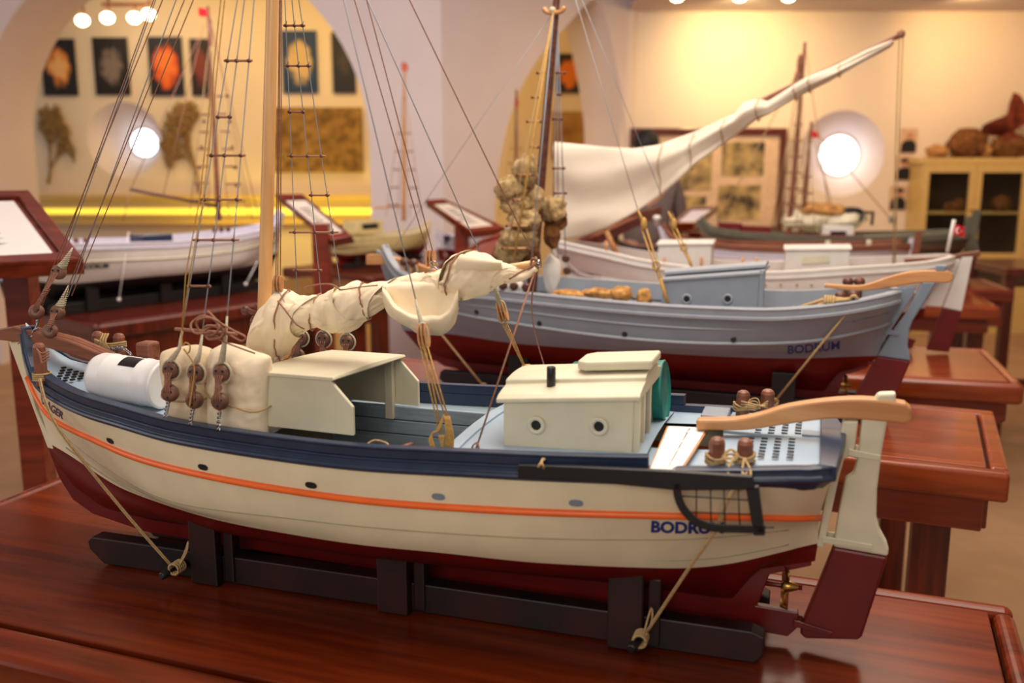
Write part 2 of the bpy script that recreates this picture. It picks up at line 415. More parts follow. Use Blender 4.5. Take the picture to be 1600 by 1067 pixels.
for p, q in (((1325, 703), (1375, 712)), ((1284, 838), (1362, 850)), ((1240, 968), (1300, 985))):
    b = B(); A = K.at(*p, 0); C_ = K.at(*q, 0); d = np.array(C_)-np.array(A); n_ = np.array([-d[2], 0, d[0]])/np.linalg.norm(d)*.0045
    for s in (-.0105, .0085): b.prism([np.array(A)+n_+[0, s, 0], np.array(C_)+n_*.7+[0, s, 0], np.array(C_)-n_*.7+[0, s, 0], np.array(A)-n_+[0, s, 0]], (0, .002, 0))
    b.lathe([(.004, -.008), (.004, .008)], np.array(A)+d*.3, (0.1, 0, 1), 10)
    ob('hinge', b, MT['cream'] if q[1] < 900 else MT['red'], rud, K, .0008)
up = [(1089, 653), (1149, 652), (1190, 644), (1225, 633), (1281, 624), (1330, 620), (1366, 621), (1400, 625), (1416, 628), (1424, 636)]
lo = [(1089, 669), (1130, 670), (1169, 669), (1239, 659), (1295, 652), (1330, 652), (1366, 655), (1400, 658), (1416, 660), (1423, 655)]
U1, L1 = cr(c2(*up), 26), cr(c2(*lo), 26); b = B(); rings = []
for (u, w), (x, z) in zip(U1, L1):
    rings.append([(u, .010, w), (u, -.010, w), (x, -.010, z), (x, .010, z)])
b.loft(rings); ob('tiller', b, MT['tillerwood'], boat, K, .003, label='long curved light wood tiller')
b = B(); c = np.array(K.at(1228, 915)); b.rod((.93, 0, c[2]), (.985, 0, c[2]), .0035, 8, 0)
b.lathe([(.004, -.006), (.0075, -.002), (.007, .006), (.003, .016), (.0005, .019)], c, (1, 0, 0), 12, 1)
for k in range(3):
    a = k*2.094+.35; e = np.array([0, math.sin(a), math.cos(a)]); f = np.array([0, math.cos(a), -math.sin(a)]); R = []
    for r, wd in ((.004, .004), (.013, .009), (.022, .0095), (.029, .005)):
        R.append([c+e*r+f*wd+[.004, 0, 0], c+e*r-f*wd-[.004, 0, 0], c+e*r-f*wd-[.0055, 0, 0], c+e*r+f*wd+[.0025, 0, 0]])
    b.loft(R, 1, True)
ob('propeller', b, [MT['red'], MT['brass']], boat, K, label='small brass three-bladed propeller')
# rails
prof0 = [(-.012, -.014), (.002, -.001), (.005, 0), (.0065, .003), (.005, .006), (.0025, .007), (.002, .0125), (.003, .0145), (.001, .016), (-.012, .016)]
prof1 = [(-.011, .016), (0, .016), (.0008, .026), (.0022, .028), (.0018, .030), (-.0115, .030), (-.0115, .027)]
for sgn, nm in ((1, 'near'), (-1, 'far')):
    b = B(); b.sweep(mirror(R0, sgn), prof0, side=sgn)
    ob('rail', b, MT['navy'], boat, K, .0008)
    b = B(); b.sweep(mirror(sub_row(R0, -.13, .822), sgn), prof1, side=sgn)
    ob('washboard', b, MT['navy'], boat, K, .0008)
    b = B(); b.tube(mirror([p+np.array([0, .001, 0]) for p in RS], sgn), .0047, 8)
    ob('rub_strake', b, MT['orange'], boat, K, label='bright orange rub strake along hull')
b = B(); e0 = R0[-1]; b.loft([[(e0[0]-.012, e0[1]*k, e0[2]+.000+.010*(1-abs(k))), (e0[0]+.006+.012*(1-abs(k)), e0[1]*k*1.03, e0[2]+.010*(1-abs(k))), (e0[0]+.006+.012*(1-abs(k)), e0[1]*k*1.03, e0[2]+.018+.010*(1-abs(k))), (e0[0]-.012, e0[1]*k, e0[2]+.018+.010*(1-abs(k)))] for k in np.linspace(1, -1, 11)])
ob('stern_rail', b, MT['navy'], boat, K, .0015)
# deck
def ring_poly(u0, u1, n, inset, sgn): return [(u, sgn*(SH.b(u)-inset)) for u in np.linspace(u0, u1, n)]
def deck_grid(u0, u1, n, dw, inset, camber=.006, vlim=None):
    G = []
    for u in np.linspace(u0, u1, n):
        bb = max(SH.b(u)-inset, .001); lo_, hi_ = (vlim if vlim else (-1, 1)); row = []
        for k in range(9):
            v = -bb+2*bb*k/8
            if vlim: v = max(min(lo_, bb), -bb)+(max(min(hi_, bb), -bb)-max(min(lo_, bb), -bb))*k/8
            row.append((u, v, SH.w(u)+dw+camber*(1-(v/max(bb, .01))**2)))
        G.append(row)
    return G
b = B(); G = deck_grid(-.195, .30, 30, .006, .008)
G = [[(p[0], p[1], p[2]+.009*min(max((.08-p[0])/.12, 0), 1)) for p in r] for r in G]; b.grid(G, 0)
for i in range(5):
    for j in range(6-i):
        u, v = -.118+j*.0115+i*.0075, .012+i*.011; z = SH.w(u)+.0235; b.box((u, v, z), (.0055, .0055, .0024), m=1)
ob('foredeck', b, [MT['deck'], MT['dark']], boat, K)
b = B()
for v in ((.105, 1), (-1, -.105)): b.grid(deck_grid(.29, .60, 14, -.002, .008, .0, v))
ob('side_deck', b, MT['greyblue'], boat, K)
b = B()
for s in (1, -1):
    for k in range(3): b.box((.43, s*.1, .228-k*.022), (.30, .006, .021))
ob('hold_coaming', b, MT['greyblue'], boat, K, .0015)
b = B(); b.box((.44, 0, .13), (.34, .20, .006)); ob('hold_floor', b, MT['hold'], boat, K)
b = B(); G = deck_grid(.57, .80, 16, .006, .008, .010); b.grid(G, 0)
e = [(.556+.0*0, p[1], p[2]) for p in G[0]]
for p in G[0]: pass
b.loft([[(p[0]-.016, p[1], p[2]+.003), (p[0], p[1], p[2]+.003), (p[0], p[1], p[2]-.016), (p[0]-.016, p[1], p[2]-.016)] for p in G[0]], 0)
for s in (1, -1): b.grid(deck_grid(.79, .885, 8, .006, .008, .002, (.045, 1) if s > 0 else (-1, -.075)), 0)
ob('aft_deck', b, MT['deck'], boat, K)
b = B(); b.box((.84, -.01, .17), (.11, .14, .004)); b.box((.885, -.02, .21), (.004, .11, .08)); ob('cockpit', b, MT['hold'], boat, K)
b = B(); G = deck_grid(.88, 1.004, 12, .010, .011, .003); b.grid(G, 0)
for r in range(4):
    for k in range(14):
        v = .088-k*.0132
        if abs(v+.004) < .010: continue
        u = .915+r*.016+(.006 if v < 0 else 0); bb = SH.b(u)-.02
        if abs(v) > bb: continue
        b.box((u, v, SH.w(u)+.0138), (.0075, .0042, .0006), m=1)
b.box((.94, -.004, SH.w(.94)+.0135), (.12, .004, .003), m=0)
b.box((.985, -.018, SH.w(.98)+.014), (.022, .022, .003), m=2)
ob('stern_grating', b, [MT['deck'], MT['dark'], MT['slate']], boat, K)
b = B()
for s, v in ((1, -.075), ): b.box((.862, -.088, .262), (.035, .05, .018))
ob('helm_seat', b, MT['slate'], boat, K, .002)
# scuppers along the topside
for px, py in ((169, 690), (317, 730), (486, 758), (685, 776), (900, 786)):
    u, w = K.cl(px, py, SH.b(K.cl(px, py, .15)[0])); h = HB.ray_cast(Vector((u, 1, w)), Vector((0, -1, 0))); y = h[0].y if h[0] else .15
    du = K.cl(px, py, y)[0]; b = B(); pl = []
    for k in range(12): a = k*math.pi/6; pl.append((du+.0085*np.sign(math.cos(a))*abs(math.cos(a))**.7, 0, K.cl(px, py, y)[1]+.0045*math.sin(a)))
    lift = hull_lift(HB, .0004); P0 = [lift(p) for p in pl]; b.prism(P0, (0, .0004, 0))
    ob('scupper', b, MT['dark'] if px < 600 else MT['slate'], boat, K)
# lettering
def px_hull(px, py, bvh, fr, off=.0008, g=.15):
    y = g
    for _ in range(6):
        u, w = fr.cl(px, py, y); h = bvh.ray_cast(Vector((u, 1, w)), Vector((0, -1, 0)))
        if h[0]: y = .4*y+.6*h[0].y
    u, w = fr.cl(px, py, y); return np.array([u, y+off, w])
b = B(); q = [px_hull(*p, HB, K) for p in ((1017, 832), (1131, 834), (1018, 813), (1131, 816))]
text_quad(b, 'BODRUM', *q, bold=.045, lift=hull_lift(HB, .0007)); ob('name_lettering', b, MT['blue_ink'], boat, K, label='dark blue lettering BODRUM on stern quarter')
b = B(); q = [px_hull(*p, HB, K, g=.06) for p in ((62, 630), (99, 655), (64, 615), (102, 645))]
text_quad(b, 'ULAGER', *q, bold=.03, lift=hull_lift(HB, .0007)); ob('bow_lettering', b, MT['violet_ink'], boat, K, label='slanted violet lettering on bow')
# bow plank and bitts
b = B(); pl = c2((8, 512), (30, 508), (60, 515), (115, 529), (172, 553), (172, 566), (110, 549), (60, 534), (8, 529))
b.plate(pl, .004, .014); b.plate(pl, -.014, -.004); b.plate(c2((60, 515), (115, 529), (172, 553), (172, 566), (110, 549), (60, 534)), -.004, .004)
ob('bowsprit_bed', b, MT['brown'], boat, K, .002)
def bitt(px, top, bot, v, wd=.0095, name='bitt', m='brown'):
    a = np.array(K.at(px, bot, v)); t_ = np.array(K.at(px, top, v)); a[2] -= .012; t_ = np.array([a[0], v, t_[2]])
    b = B(); R = []
    for z, k in ((a[2], 1), (t_[2]-.006, 1), (t_[2]-.002, .8), (t_[2], .45)):
        R.append([(a[0]+wd*k*math.cos(q), v+wd*k*math.sin(q), z) for q in (math.pi/8+i*math.pi/4 for i in range(8))])
    b.loft(R); return ob(name, b, MT[m], boat, K, .0012), a, t_
for args in ((155, 518, 552, -.05), (188, 521, 556, -.05), (65, 536, 590, .066), (1119, 683, 733, .115), (1163, 685, 733, .105), (1160, 610, 650, -.112), (1198, 608, 650, -.112)):
    bitt(*args)
a = np.array(K.at(233, 572, -.045)); b = B(); b.box((a[0], a[1], a[2]+.014), (.027, .027, .05)); ob('bitt', b, MT['brown'], boat, K, .004)
def wraps(px, py, v, r, n, th, m, nm, up=.0):
    c = np.array(K.at(px, py, v)); b = B()
    for k in range(n):
        z = c[2]+(k-(n-1)/2)*th*1.9
        b.tube([(c[0]+r*math.cos(t), v+r*math.sin(t), z+.002*math.sin(t*2+k)) for t in np.linspace(0, 6.2, 17)], th, 5)
    return b, c
b, c_ = wraps(1119, 716, .115, .0115, 3, .0017, 0, 'x')
for q in ((1163, 714, .105), ):
    b2, _c = wraps(*q, .0115, 3, .0017, 0, 'x'); me = bpy.data.meshes.new('t'); b2.bm.to_mesh(me); b.bm.from_mesh(me); b2.bm.free(); bpy.data.meshes.remove(me)
A = np.array(K.at(1128, 712, .12)); Z = np.array(K.at(1155, 712, .115))
for k in range(4): b.tube(cr([A, (A+Z)/2+[0, .004*(k-1), .006-.004*k], Z], 10), .0016, 5)
for px in (1138, 1160, 1172): b.tube(cr([K.at(1146 if px < 1150 else 1163, 716, .12), K.at(px, 733, .138), K.at(px+1, 748, .158)], 10), .0016, 5)
b.tube(cr([K.at(1162, 745, .158), K.at(1152, 757, .166), K.at(1157, 767, .168), K.at(1165, 755, .167), K.at(1172, 768, .168), K.at(1170, 752, .166)], 20), .0013, 5)
ob('stern_lashing', b, MT['rope'], boat, K)
b, _c = wraps(1160, 634, -.112, .0115, 3, .0014, 0, 'x')
A = np.array(K.at(1158, 634, -.1)); Z = np.array(K.at(1200, 632, -.1))
for k in range(4): b.tube(cr([A+[0, 0, .004*(k-1.5)], (A+Z)/2+[0, .004*(k-1), .003*(k-2)], Z+[0, 0, .003*(1.5-k)]], 10), .0012, 5)
b.tube(loops((A+Z)/2, .008, 10, 2, 4), .0009, 5); ob('stern_lashing', b, MT['rope'], boat, K)
b = B(); A = np.array(K.at(148, 536, -.04)); Z = np.array(K.at(198, 540, -.04))
for k in range(3): b.tube(cr([A+[0, 0, .003*k], (A+Z)/2+[0, .008, .003*k-.004], Z+[0, 0, .003*k]], 10), .0016, 5)
for k in range(3): p = np.array(K.at(165+k*4, 532, -.036)); b.tube(cr([p+[0, .004, .012], p+[0, .012, 0], p+[.002, .006, -.014]], 10), .0017, 5)
ob('bow_lashing', b, MT['rope'], boat, K)
b = B(); P = cr([K.at(146, 536, -.04), K.at(165, 547, -.03), K.at(188, 543, -.03), K.at(203, 552, -.03), K.at(212, 566, -.03)], 22)
for i in range(21):
    c = (P[i]+P[i+1])/2; d = P[i+1]-P[i]; d /= np.linalg.norm(d); n_ = np.cross(d, [0, 1, 0]) if i % 2 else np.array([0, 1.0, 0])
    b.tube([c+d*.0042*math.cos(t)+n_*.0024*math.sin(t) for t in np.linspace(0, 2*math.pi, 9)[:-1]], .0007, 5, closed=True)
ob('anchor_chain', b, MT['steel'], boat, K)
# bow knot over near bitt and shackle
b = B(); c = np.array(K.at(66, 588, .066))
for k in range(4): b.tube([(c[0]+.0125*math.cos(t), c[1]+.0125*math.sin(t), c[2]-.004+k*.003) for t in np.linspace(0, 6.2, 17)], .0017, 5)
for k in range(4): b.tube(cr([K.at(57+k*2, 545+k*4, .075), K.at(66, 552+k*5, .080), K.at(77, 548+k*4, .075)], 8), .0012, 5, 1)
ob('bow_lashing', b, [MT['rope'], MT['brope']], boat, K)
# canopy over the hold
def slope(p): return (p[0], p[1], p[2]+.06*p[1])
cn = [(.284, .248), (.288, .318), (.393, .318), (.425, .284), (.425, .246)]
can = B()
for v in (.102, -.108): can.prism([slope((u, v, w)) for u, w in cn], (0, .006, 0))
can.prism([slope(p) for p in ((.284, -.102, .25), (.284, .102, .25), (.288, .102, .318), (.288, -.102, .318))], (.005, 0, 0))
cn_o = ob('canopy', can, MT['cream'], boat, K, .0012)
b = B(); b.loft([[slope(q) for q in ((.278, v, .3165), (.400, v, .3165), (.402, v, .3185), (.400, v, .3215+.003*(1-(v/.112)**2)), (.278, v, .3215+.003*(1-(v/.112)**2)))] for v in np.linspace(.112, -.112, 9)])
ob('roof', b, MT['cream'], cn_o, K, .001)
b = B(); b.prism([slope(p) for p in ((.375, -.101, .225), (.388, -.101, .225), (.388, -.101, .316), (.375, -.101, .316))], (0, .01, 0)); ob('stiffener', b, MT['cream'], cn_o, K, .001)
# deckhouse
dh = empty('deckhouse', K); dh.parent = boat; dh.matrix_local = Matrix.Identity(4)
VN, VF = .085, -.07
b = B(); pl = [(.620, .240), (.782, .246), (.783, .325), (.620, .311)]
b.plate(pl, VF, VN); ob('wall', b, MT['cream'], dh, K, .002)
vm = (VN+VF)/2; prof = [(.0845, -.004), (.0845, .001), (.078, .005), (.062, .009), (.052, .0105), (.047, .0115), (.0465, .0165), (.043, .018), (.02, .0205), (0, .021)]
prof = [(vm+v, w) for v, w in prof]+[(2*vm-(vm+v), w) for v, w in prof[::-1][1:]]
b = B(); b.loft([[(u, v, w+.311+(u-.62)*.09) for v, w in prof]+[(u, VF-.006, .305+(u-.62)*.09)] for u in (.613, .616, .788, .791)], 0); ob('roof', b, MT['cream'], dh, K, .0012)
b = B(); ht = [(.700, .022), (.7, -.022), (.712, -.034), (.796, -.034), (.796, .034), (.712, .034)]
b.loft([[(u, v+vm, .334+(u-.62)*.09+z) for u, v in ht] for z in (0, .012)]); ob('hatch_cover', b, MT['cream'], dh, K, .003)
for i, v in enumerate((.078, .045, .005)):
    b = B(); b.box((.786, v, .287), (.008, .007, .086 if i < 2 else .1)); ob('door_frame', b, MT['cream'], dh, K, .001)
b = B(); b.box((.7835, .025, .287), (.003, .034, .08)); ob('door', b, MT['hold'], dh, K)
for px, py in ((838, 664), (936, 666)):
    c = np.array(K.at(px, py, VN)); b = B()
    b.lathe([(.0115, 0), (.0118, .002), (.0100, .0032), (.0066, .0026), (.0062, .0006)], c, (0, 1, 0), 28)
    r_ = ob('porthole', b, MT['cream'], dh, K)
    b = B(); b.lathe([(.0062, .0), (.0062, .0011)], c, (0, 1, 0), 24); ob('opening', b, MT['dark'], r_, K)
a = np.array(K.at(861, 612, .062)); t_ = np.array(K.at(861, 573, .062)); a[2] -= .006
b = B(); b.lathe([(.0056, 0), (.0056, t_[2]-a[2]-.001), (.0052, t_[2]-a[2]), (.0038, t_[2]-a[2]), (.0036, t_[2]-a[2]-.004)], a, (0, 0, 1), 18); ob('exhaust_pipe', b, MT['black'], dh, K)
# mast, gaff, furled sail
MH = np.array([.300, 0, 1.17]); MF = np.array([.2215, 0, .245])
b = B(); b.tube([MF+(MH-MF)*t for t in np.linspace(0, 1, 12)], [.0102-.003*t for t in np.linspace(0, 1, 12)], 16)
for k in range(3): b.ball(MF+(MH-MF)*(.62+.008*k)+np.array([.004*(k-1), .0092, .002*k]), .0008, 4, 1)
mast = ob('mast', b, [MT['pine'], MT['dark']], boat, K, label='pale varnished wooden mast')
b = B(); c = MF+(MH-MF)*((.388-.245)/(1.17-.245))
b.tube(cr([c+[-.022, .012, .006], c+[-.016, .014, .003], c+[0, .0135, 0], c+[.02, .012, .004]], 12), .0035, 6)
b.tube(cr([c+[-.022, -.012, .006], c+[-.012, -.013, .003], c+[.02, -.012, .004]], 12), .0035, 6)
b.ball(c+[-.022, .013, .003], .0065, 7); ob('gaff_jaws', b, MT['darkbrown'], boat, K)
for i in range(7):
    z = .336+i*.0068
    for k in range(3 if i % 2 else 2):
        a = 2.3+k*.75+(i % 2)*.3
        q = MF+(MH-MF)*((z-.245)/(1.17-.245)); b = B(); b.ball(q+[.0145*math.cos(a), .0145*math.sin(a), 0], .0056, 6); ob('parrel_bead', b, MT['deadeye'], boat, K)
tip = np.array(K.at(840, 412)); root = np.array(K.at(418, 482)); d = tip-root
b = B(); b.tube([root+d*t for t in np.linspace(0, 1, 8)], [.0075-.002*t for t in np.linspace(0, 1, 8)], 12); b.lathe([(.005, 0), (.0055, .004)], tip, d, 10, 1)
ob('gaff', b, [MT['pine'], MT['steel']], boat, K)
TOP = [(404, 512), (414, 482), (428, 468), (440, 457), (456, 459), (470, 464), (500, 462), (530, 451), (560, 445), (600, 440), (640, 432), (680, 424), (700, 418), (708, 400), (718, 396), (735, 395), (752, 398), (775, 407), (800, 414), (818, 420), (828, 423)]
BOT = [(412, 557), (428, 557), (444, 553), (452, 540), (462, 524), (474, 517), (490, 512), (502, 510), (522, 515), (545, 512), (566, 503), (588, 490), (606, 478), (630, 468), (660, 462), (690, 460), (708, 466), (720, 468), (736, 464), (765, 455), (792, 440), (812, 430), (829, 427)]
tx = np.linspace(406, 828, 280); ty = np.interp(tx, *zip(*TOP)); by = np.interp(tx, *zip(*BOT))
rnd = random.Random(3); rings = []; NA = 120
LASH = (452, 497, 574, 716)
for i, x in enumerate(tx):
    u0, w1 = K.cl(x, ty[i]); _, w0 = K.cl(x, by[i]); h = (w1-w0)/2; c = np.array([u0, .004, (w0+w1)/2]); ring = []
    dp = min(h*.95, .030); pinch = sum(math.exp(-((x-l)/9)**2) for l in LASH)
    for k in range(NA):
        a = 2*math.pi*k/NA; s = x*.011
        f1 = ((a/(2*math.pi)*2+s*.9) % 1.0); crease = .40*(f1**2.4)-.12
        f2 = ((a/(2*math.pi)*3-s*1.4+.3*math.sin(s*3)) % 1.0); crease += .24*(f2**3)-.06
        nz = noise.noise(Vector((x*.018, 2.2*math.cos(a), 2.2*math.sin(a))))*.24+noise.noise(Vector((x*.05, 4*math.cos(a), 4*math.sin(a))))*.12
        k_ = 1+(crease+nz)*(1-.55*min(pinch, 1))-.10*min(pinch, 1)
        ring.append(c+np.array([0, math.cos(a)*dp*k_*1.08, math.sin(a)*h*(.55+.45*k_)]))
    rings.append(ring)
b = B(); b.loft(rings, 0, True)
cx_ = np.array([np.mean(r_, axis=0) for r_ in rings]); hh_ = np.array([(max(p[2] for p in r_)-min(p[2] for p in r_))/2 for r_ in rings]); dd_ = np.array([(max(p[1] for p in r_)-min(p[1] for p in r_))/2 for r_ in rings])
def wrap(x0, w_, slant, a0, a1, lift, seed, flat=1.0):
    G_ = []; ns, na = 22, 44
    for i in range(ns):
        s_ = -1+2*i/(ns-1); row = []
        for j in range(na):
            t = j/(na-1); a = a0+(a1-a0)*t; x = x0+s_*w_*(1-.25*math.sin(t*math.pi)**2)+slant*(t-.5)
            x = min(max(x, 407), 826); c = np.array([np.interp(x, tx, cx_[:, k]) for k in range(3)]); h = np.interp(x, tx, hh_); dp = np.interp(x, tx, dd_)
            edge = max(s_, 0)**3*lift+max(-s_, 0)**4*lift*.3; k = 1.0+edge+.05*(1-abs(s_))+.10*noise.noise(Vector((s_*1.6+seed, a*1.3, seed*2.3)))+.05*noise.noise(Vector((s_*4, a*3, seed)))
            row.append(c+np.array([0, math.cos(a)*dp*k*flat, math.sin(a)*h*k]))
        G_.append(row)
    b.grid(G_)
for q_ in ((440, 44, 40, -2.0, 1.5, .13, 1), (508, 46, -60, -1.5, 1.9, .13, 2), (566, 40, 60, -1.6, 1.8, .12, 3), (640, 46, -60, -.5, 2.2, .14, 6), (684, 34, 50, -.6, 2.0, .14, 7), (752, 42, 60, -1.6, 1.8, .12, 9), (792, 34, -50, -1.6, 1.9, .12, 10)): wrap(*q_)
# hanging fold and upper hood
S = [(598, 452, 470), (606, 462, 488), (620, 482, 500), (640, 492, 513), (662, 497, 522), (684, 496, 523), (700, 486, 517), (710, 470, 505), (716, 455, 480)]
xs = np.linspace(598, 716, 40); yr = sinterp(xs, [q[0] for q in S], [q[1] for q in S]); yb = sinterp(xs, [q[0] for q in S], [q[2] for q in S]); G = []
for x, r_, bt in zip(xs, yr, yb):
    k = math.sin(math.pi*min(max((x-596)/122, 0), 1))**.5; top = 442-(x-598)*.05
    path = [(.02, top), (.030, top+8), (.026+.004*k, (top+r_)/2), (.030+.004*k, r_-4), (.036+.016*k, r_-3), (.041+.020*k, r_), (.042+.022*k, r_+4), (.038+.020*k, (r_+bt)/2+3), (.026+.012*k, bt-1), (.005, bt), (-.012, bt-10)]
    P = cr([K.at(x, y, v) for v, y in path], 30)
    G.append([p+np.array([0, .004*noise.noise(Vector((x*.04, j*.25, 3))), .002*noise.noise(Vector((x*.06, j*.3, 9)))]) for j, p in enumerate(P)])
b.grid(G, 0)
G = []
for t in np.linspace(0, 1, 24):
    a = -2.2+t*4.6; G.append([K.at(722+k*9-10*math.cos(a)*(1-.12*k), 418-k*.6+21*math.sin(a)*(1-.1*k)*-1, .02+.016*math.sin(a+1.2)) for k in range(8)])
b.grid(G, 0)
b.tube(cr([K.at(790, 436, .008), K.at(812, 434, .012), K.at(826, 428, .006), K.at(838, 419, .004)], 12), [.006, .0055, .0055, .005, .005, .005, .005, .0045, .0045, .004, .004, .004], 8)
sail = ob('furled_sail', b, MT['canvas'], boat, K, label='furled cream canvas sail bunched along gaff')
for x in LASH:
    i = int(np.argmin(abs(tx-x))); b = B(); P = []
    for k in range(0, NA, 3):
        j = min(max(int(i+5*math.sin(2*math.pi*k/NA+x)), 0), len(tx)-1)
        ctr = np.mean(rings[j], axis=0); P.append(ctr+(rings[j][k]-ctr)*1.13+np.array([0, np.sign(rings[j][k][1]-ctr[1])*.001, 0]))
    b.tube(P, .0012, 6, closed=True); ob('lashing', b, MT['brope'], sail, K)
b = B(); b.tube(cr([K.at(474, 449, .01), K.at(500, 444, .02), K.at(520, 445, .03), K.at(532, 453, .034)], 14), .0012, 6)
b.tube(cr([K.at(533, 453, .03), K.at(575, 447, .03), K.at(590, 446, .028)], 10), .0009, 5); b.tube(cr([K.at(434, 470, .03), K.at(446, 485, .036), K.at(462, 506, .036), K.at(475, 514, .03)], 12), .0011, 5)
ob('lashing', b, MT['brope'], sail, K)
# standing rigging
def line(nm, pts, r, m, par=None, lab=None, n=5):
    b = B(); b.tube(pts, r, n); return ob(nm, b, MT[m], par or boat, K, label=lab)
def mastpt(px, py=-450, v=0): return K.at(px, py, v)
for sgn, spec in ((1, (((280, 545), (371, 0), (268, 578), (266, 614), (258, 652)), ((312, 552), (382, 0), (307, 583), (304, 625), (297, 664)), ((352, 528), (397, 0), (347, 582), (344, 627), (341, 673)))),
                  (-1, (((466, 497), (445, 0), (471, 528), (466, 556), (462, 580)), ((506, 500), (456, 0), (506, 530), (508, 558), (506, 582)), ((541, 510), (467, 0), (543, 534), (545, 560), (541, 584))))):
    v = .158*sgn; tops = []
    for bot, at0, d1, d2, ch in spec:
        sx = (bot[0]-at0[0])/bot[1]; tx_ = at0[0]-450*sx; B0 = np.array(K.at(*bot, v*.98)); T0 = np.array(mastpt(tx_, -450, .006*sgn))
        sh = line('shroud', [B0+(T0-B0)*t for t in np.linspace(0, 1, 6)], .0008, 'wire')
        tops.append((B0, T0))
        b = B(); D1 = np.array(K.at(*d1, v)); D2 = np.array(K.at(*d2, v+.004*sgn))
        b.tube([B0+(T0-B0)*.035, B0, D1+[0, 0, .012]], [.0012, .0026, .0045], 8)
        b.tube([(D1[0]+.0135*math.cos(t), D1[1], D1[2]+.0135*math.sin(t)) for t in np.linspace(0, 2*math.pi, 19)[:-1]], .0016, 5, closed=True)
        ob('serving', b, MT['serving'], sh, K)
        for D in (D1, D2):
            b = B(); deadeye(b, D, .0115); ob('deadeye', b, [MT['deadeye'], MT['dark']], sh, K)
        b = B()
        for k in range(4):
            o_ = (k-1.5)*.0036; b.tube(cr([D1+[o_, .0075, -.002], (D1+D2)/2+[o_*.5, .008, 0], D2+[o_, .0075, .002]], 8), .0011, 5)
        b.tube([((D1+D2)/2+[.004*math.cos(t), .006+.004*math.sin(t), .006*(t/20-.5)]) for t in np.linspace(0, 20, 40)], .001, 5)
        ob('lanyard', b, MT['brope'], sh, K)
        b = B(); E_ = np.array(K.at(*ch, v+.006*sgn)); n_ = 40
        for ph in (0, math.pi): b.tube([D2+(E_-D2)*t+np.array([.0018*math.cos(t*22+ph), .0018*math.sin(t*22+ph), 0]) for t in np.linspace(.25, 1, n_)], .0011, 5)
        ob('chain_plate', b, MT['steel'], sh, K)
    ys = ((95, 183, 243, 312, 376, 447) if sgn > 0 else (40, 103, 175, 244, 305, 363, 422)); pair = (((0, 2), (0, 2), (0, 1), (0, 2), (0, 1), (0, 1)) if sgn > 0 else ((0, 2), (0, 2), (0, 1), (0, 2), (1, 2), (0, 2), (0, 1)))
    if sgn > 0: ys = ys[:1]+ys[1:2]+(243,)+(312, 375, 447); pair = ((0, 2), (0, 1), (0, 2), (0, 2), (0, 2), (0, 1))
    for y, (i, j) in zip(ys, pair):
        def on(q, y):
            B0, T0 = q; yb_ = None
            lo_, hi_ = 0, 1
            for _ in range(30):
                mid = (lo_+hi_)/2; p = K.world(B0+(T0-B0)*mid)-CAM; f = p[1]*CP-p[2]*SP; py = 533.5+F*(-p[1]*SP-p[2]*CP)/f
                if py > y: lo_ = mid
                else: hi_ = mid
            return B0+(T0-B0)*lo_
        A, Z = on(tops[i], y), on(tops[j], y); d = (Z-A)*.14; b = B(); b.tube([A-d, Z+d], .0017, 6, 0)
        for q in range(i, j+1):
            p = on(tops[q], y); p = p+(A+(Z-A)*np.dot(p-A, Z-A)/np.dot(Z-A, Z-A)-p)*.5
            b.ball(p, (.0032, .0032, .0026), 5, 1); b.rod(p, p+[.003, .002, .006], .0004, 4, 1)
        ob('ratline', b, [MT['ratline'], MT['darkbrown']], boat, K)
    if sgn > 0:
        A = np.array(K.at(274, 514, v)); Z = np.array(K.at(370, 522, v)); b = B(); b.rod(A, Z, .0025, 6, 0)
        b.tube(loops(np.array(K.at(322, 508, v+.008)), .016, 12, 2, 2, (1.5, .5, .7)), .0016, 5, 1); b.tube(loops(np.array(K.at(335, 518, v+.008)), .010, 14, 3, 5, (1.6, .5, .8)), .0016, 5, 1)
        b.tube(cr([K.at(325, 486, v), K.at(345, 505, v+.01), K.at(366, 517, v+.01), K.at(384, 527, v+.012), K.at(378, 533, v+.012), K.at(360, 524, v+.01)], 24), .0014, 5, 1)
        b.tube(cr([K.at(330, 526, v), K.at(365, 540, v), K.at(398, 552, v-.03)], 14), .0012, 5, 1)
        ob('belaying_bar', b, [MT['ratline'], MT['brope']], boat, K, label='wooden bar with coils of brown cord on near shrouds')
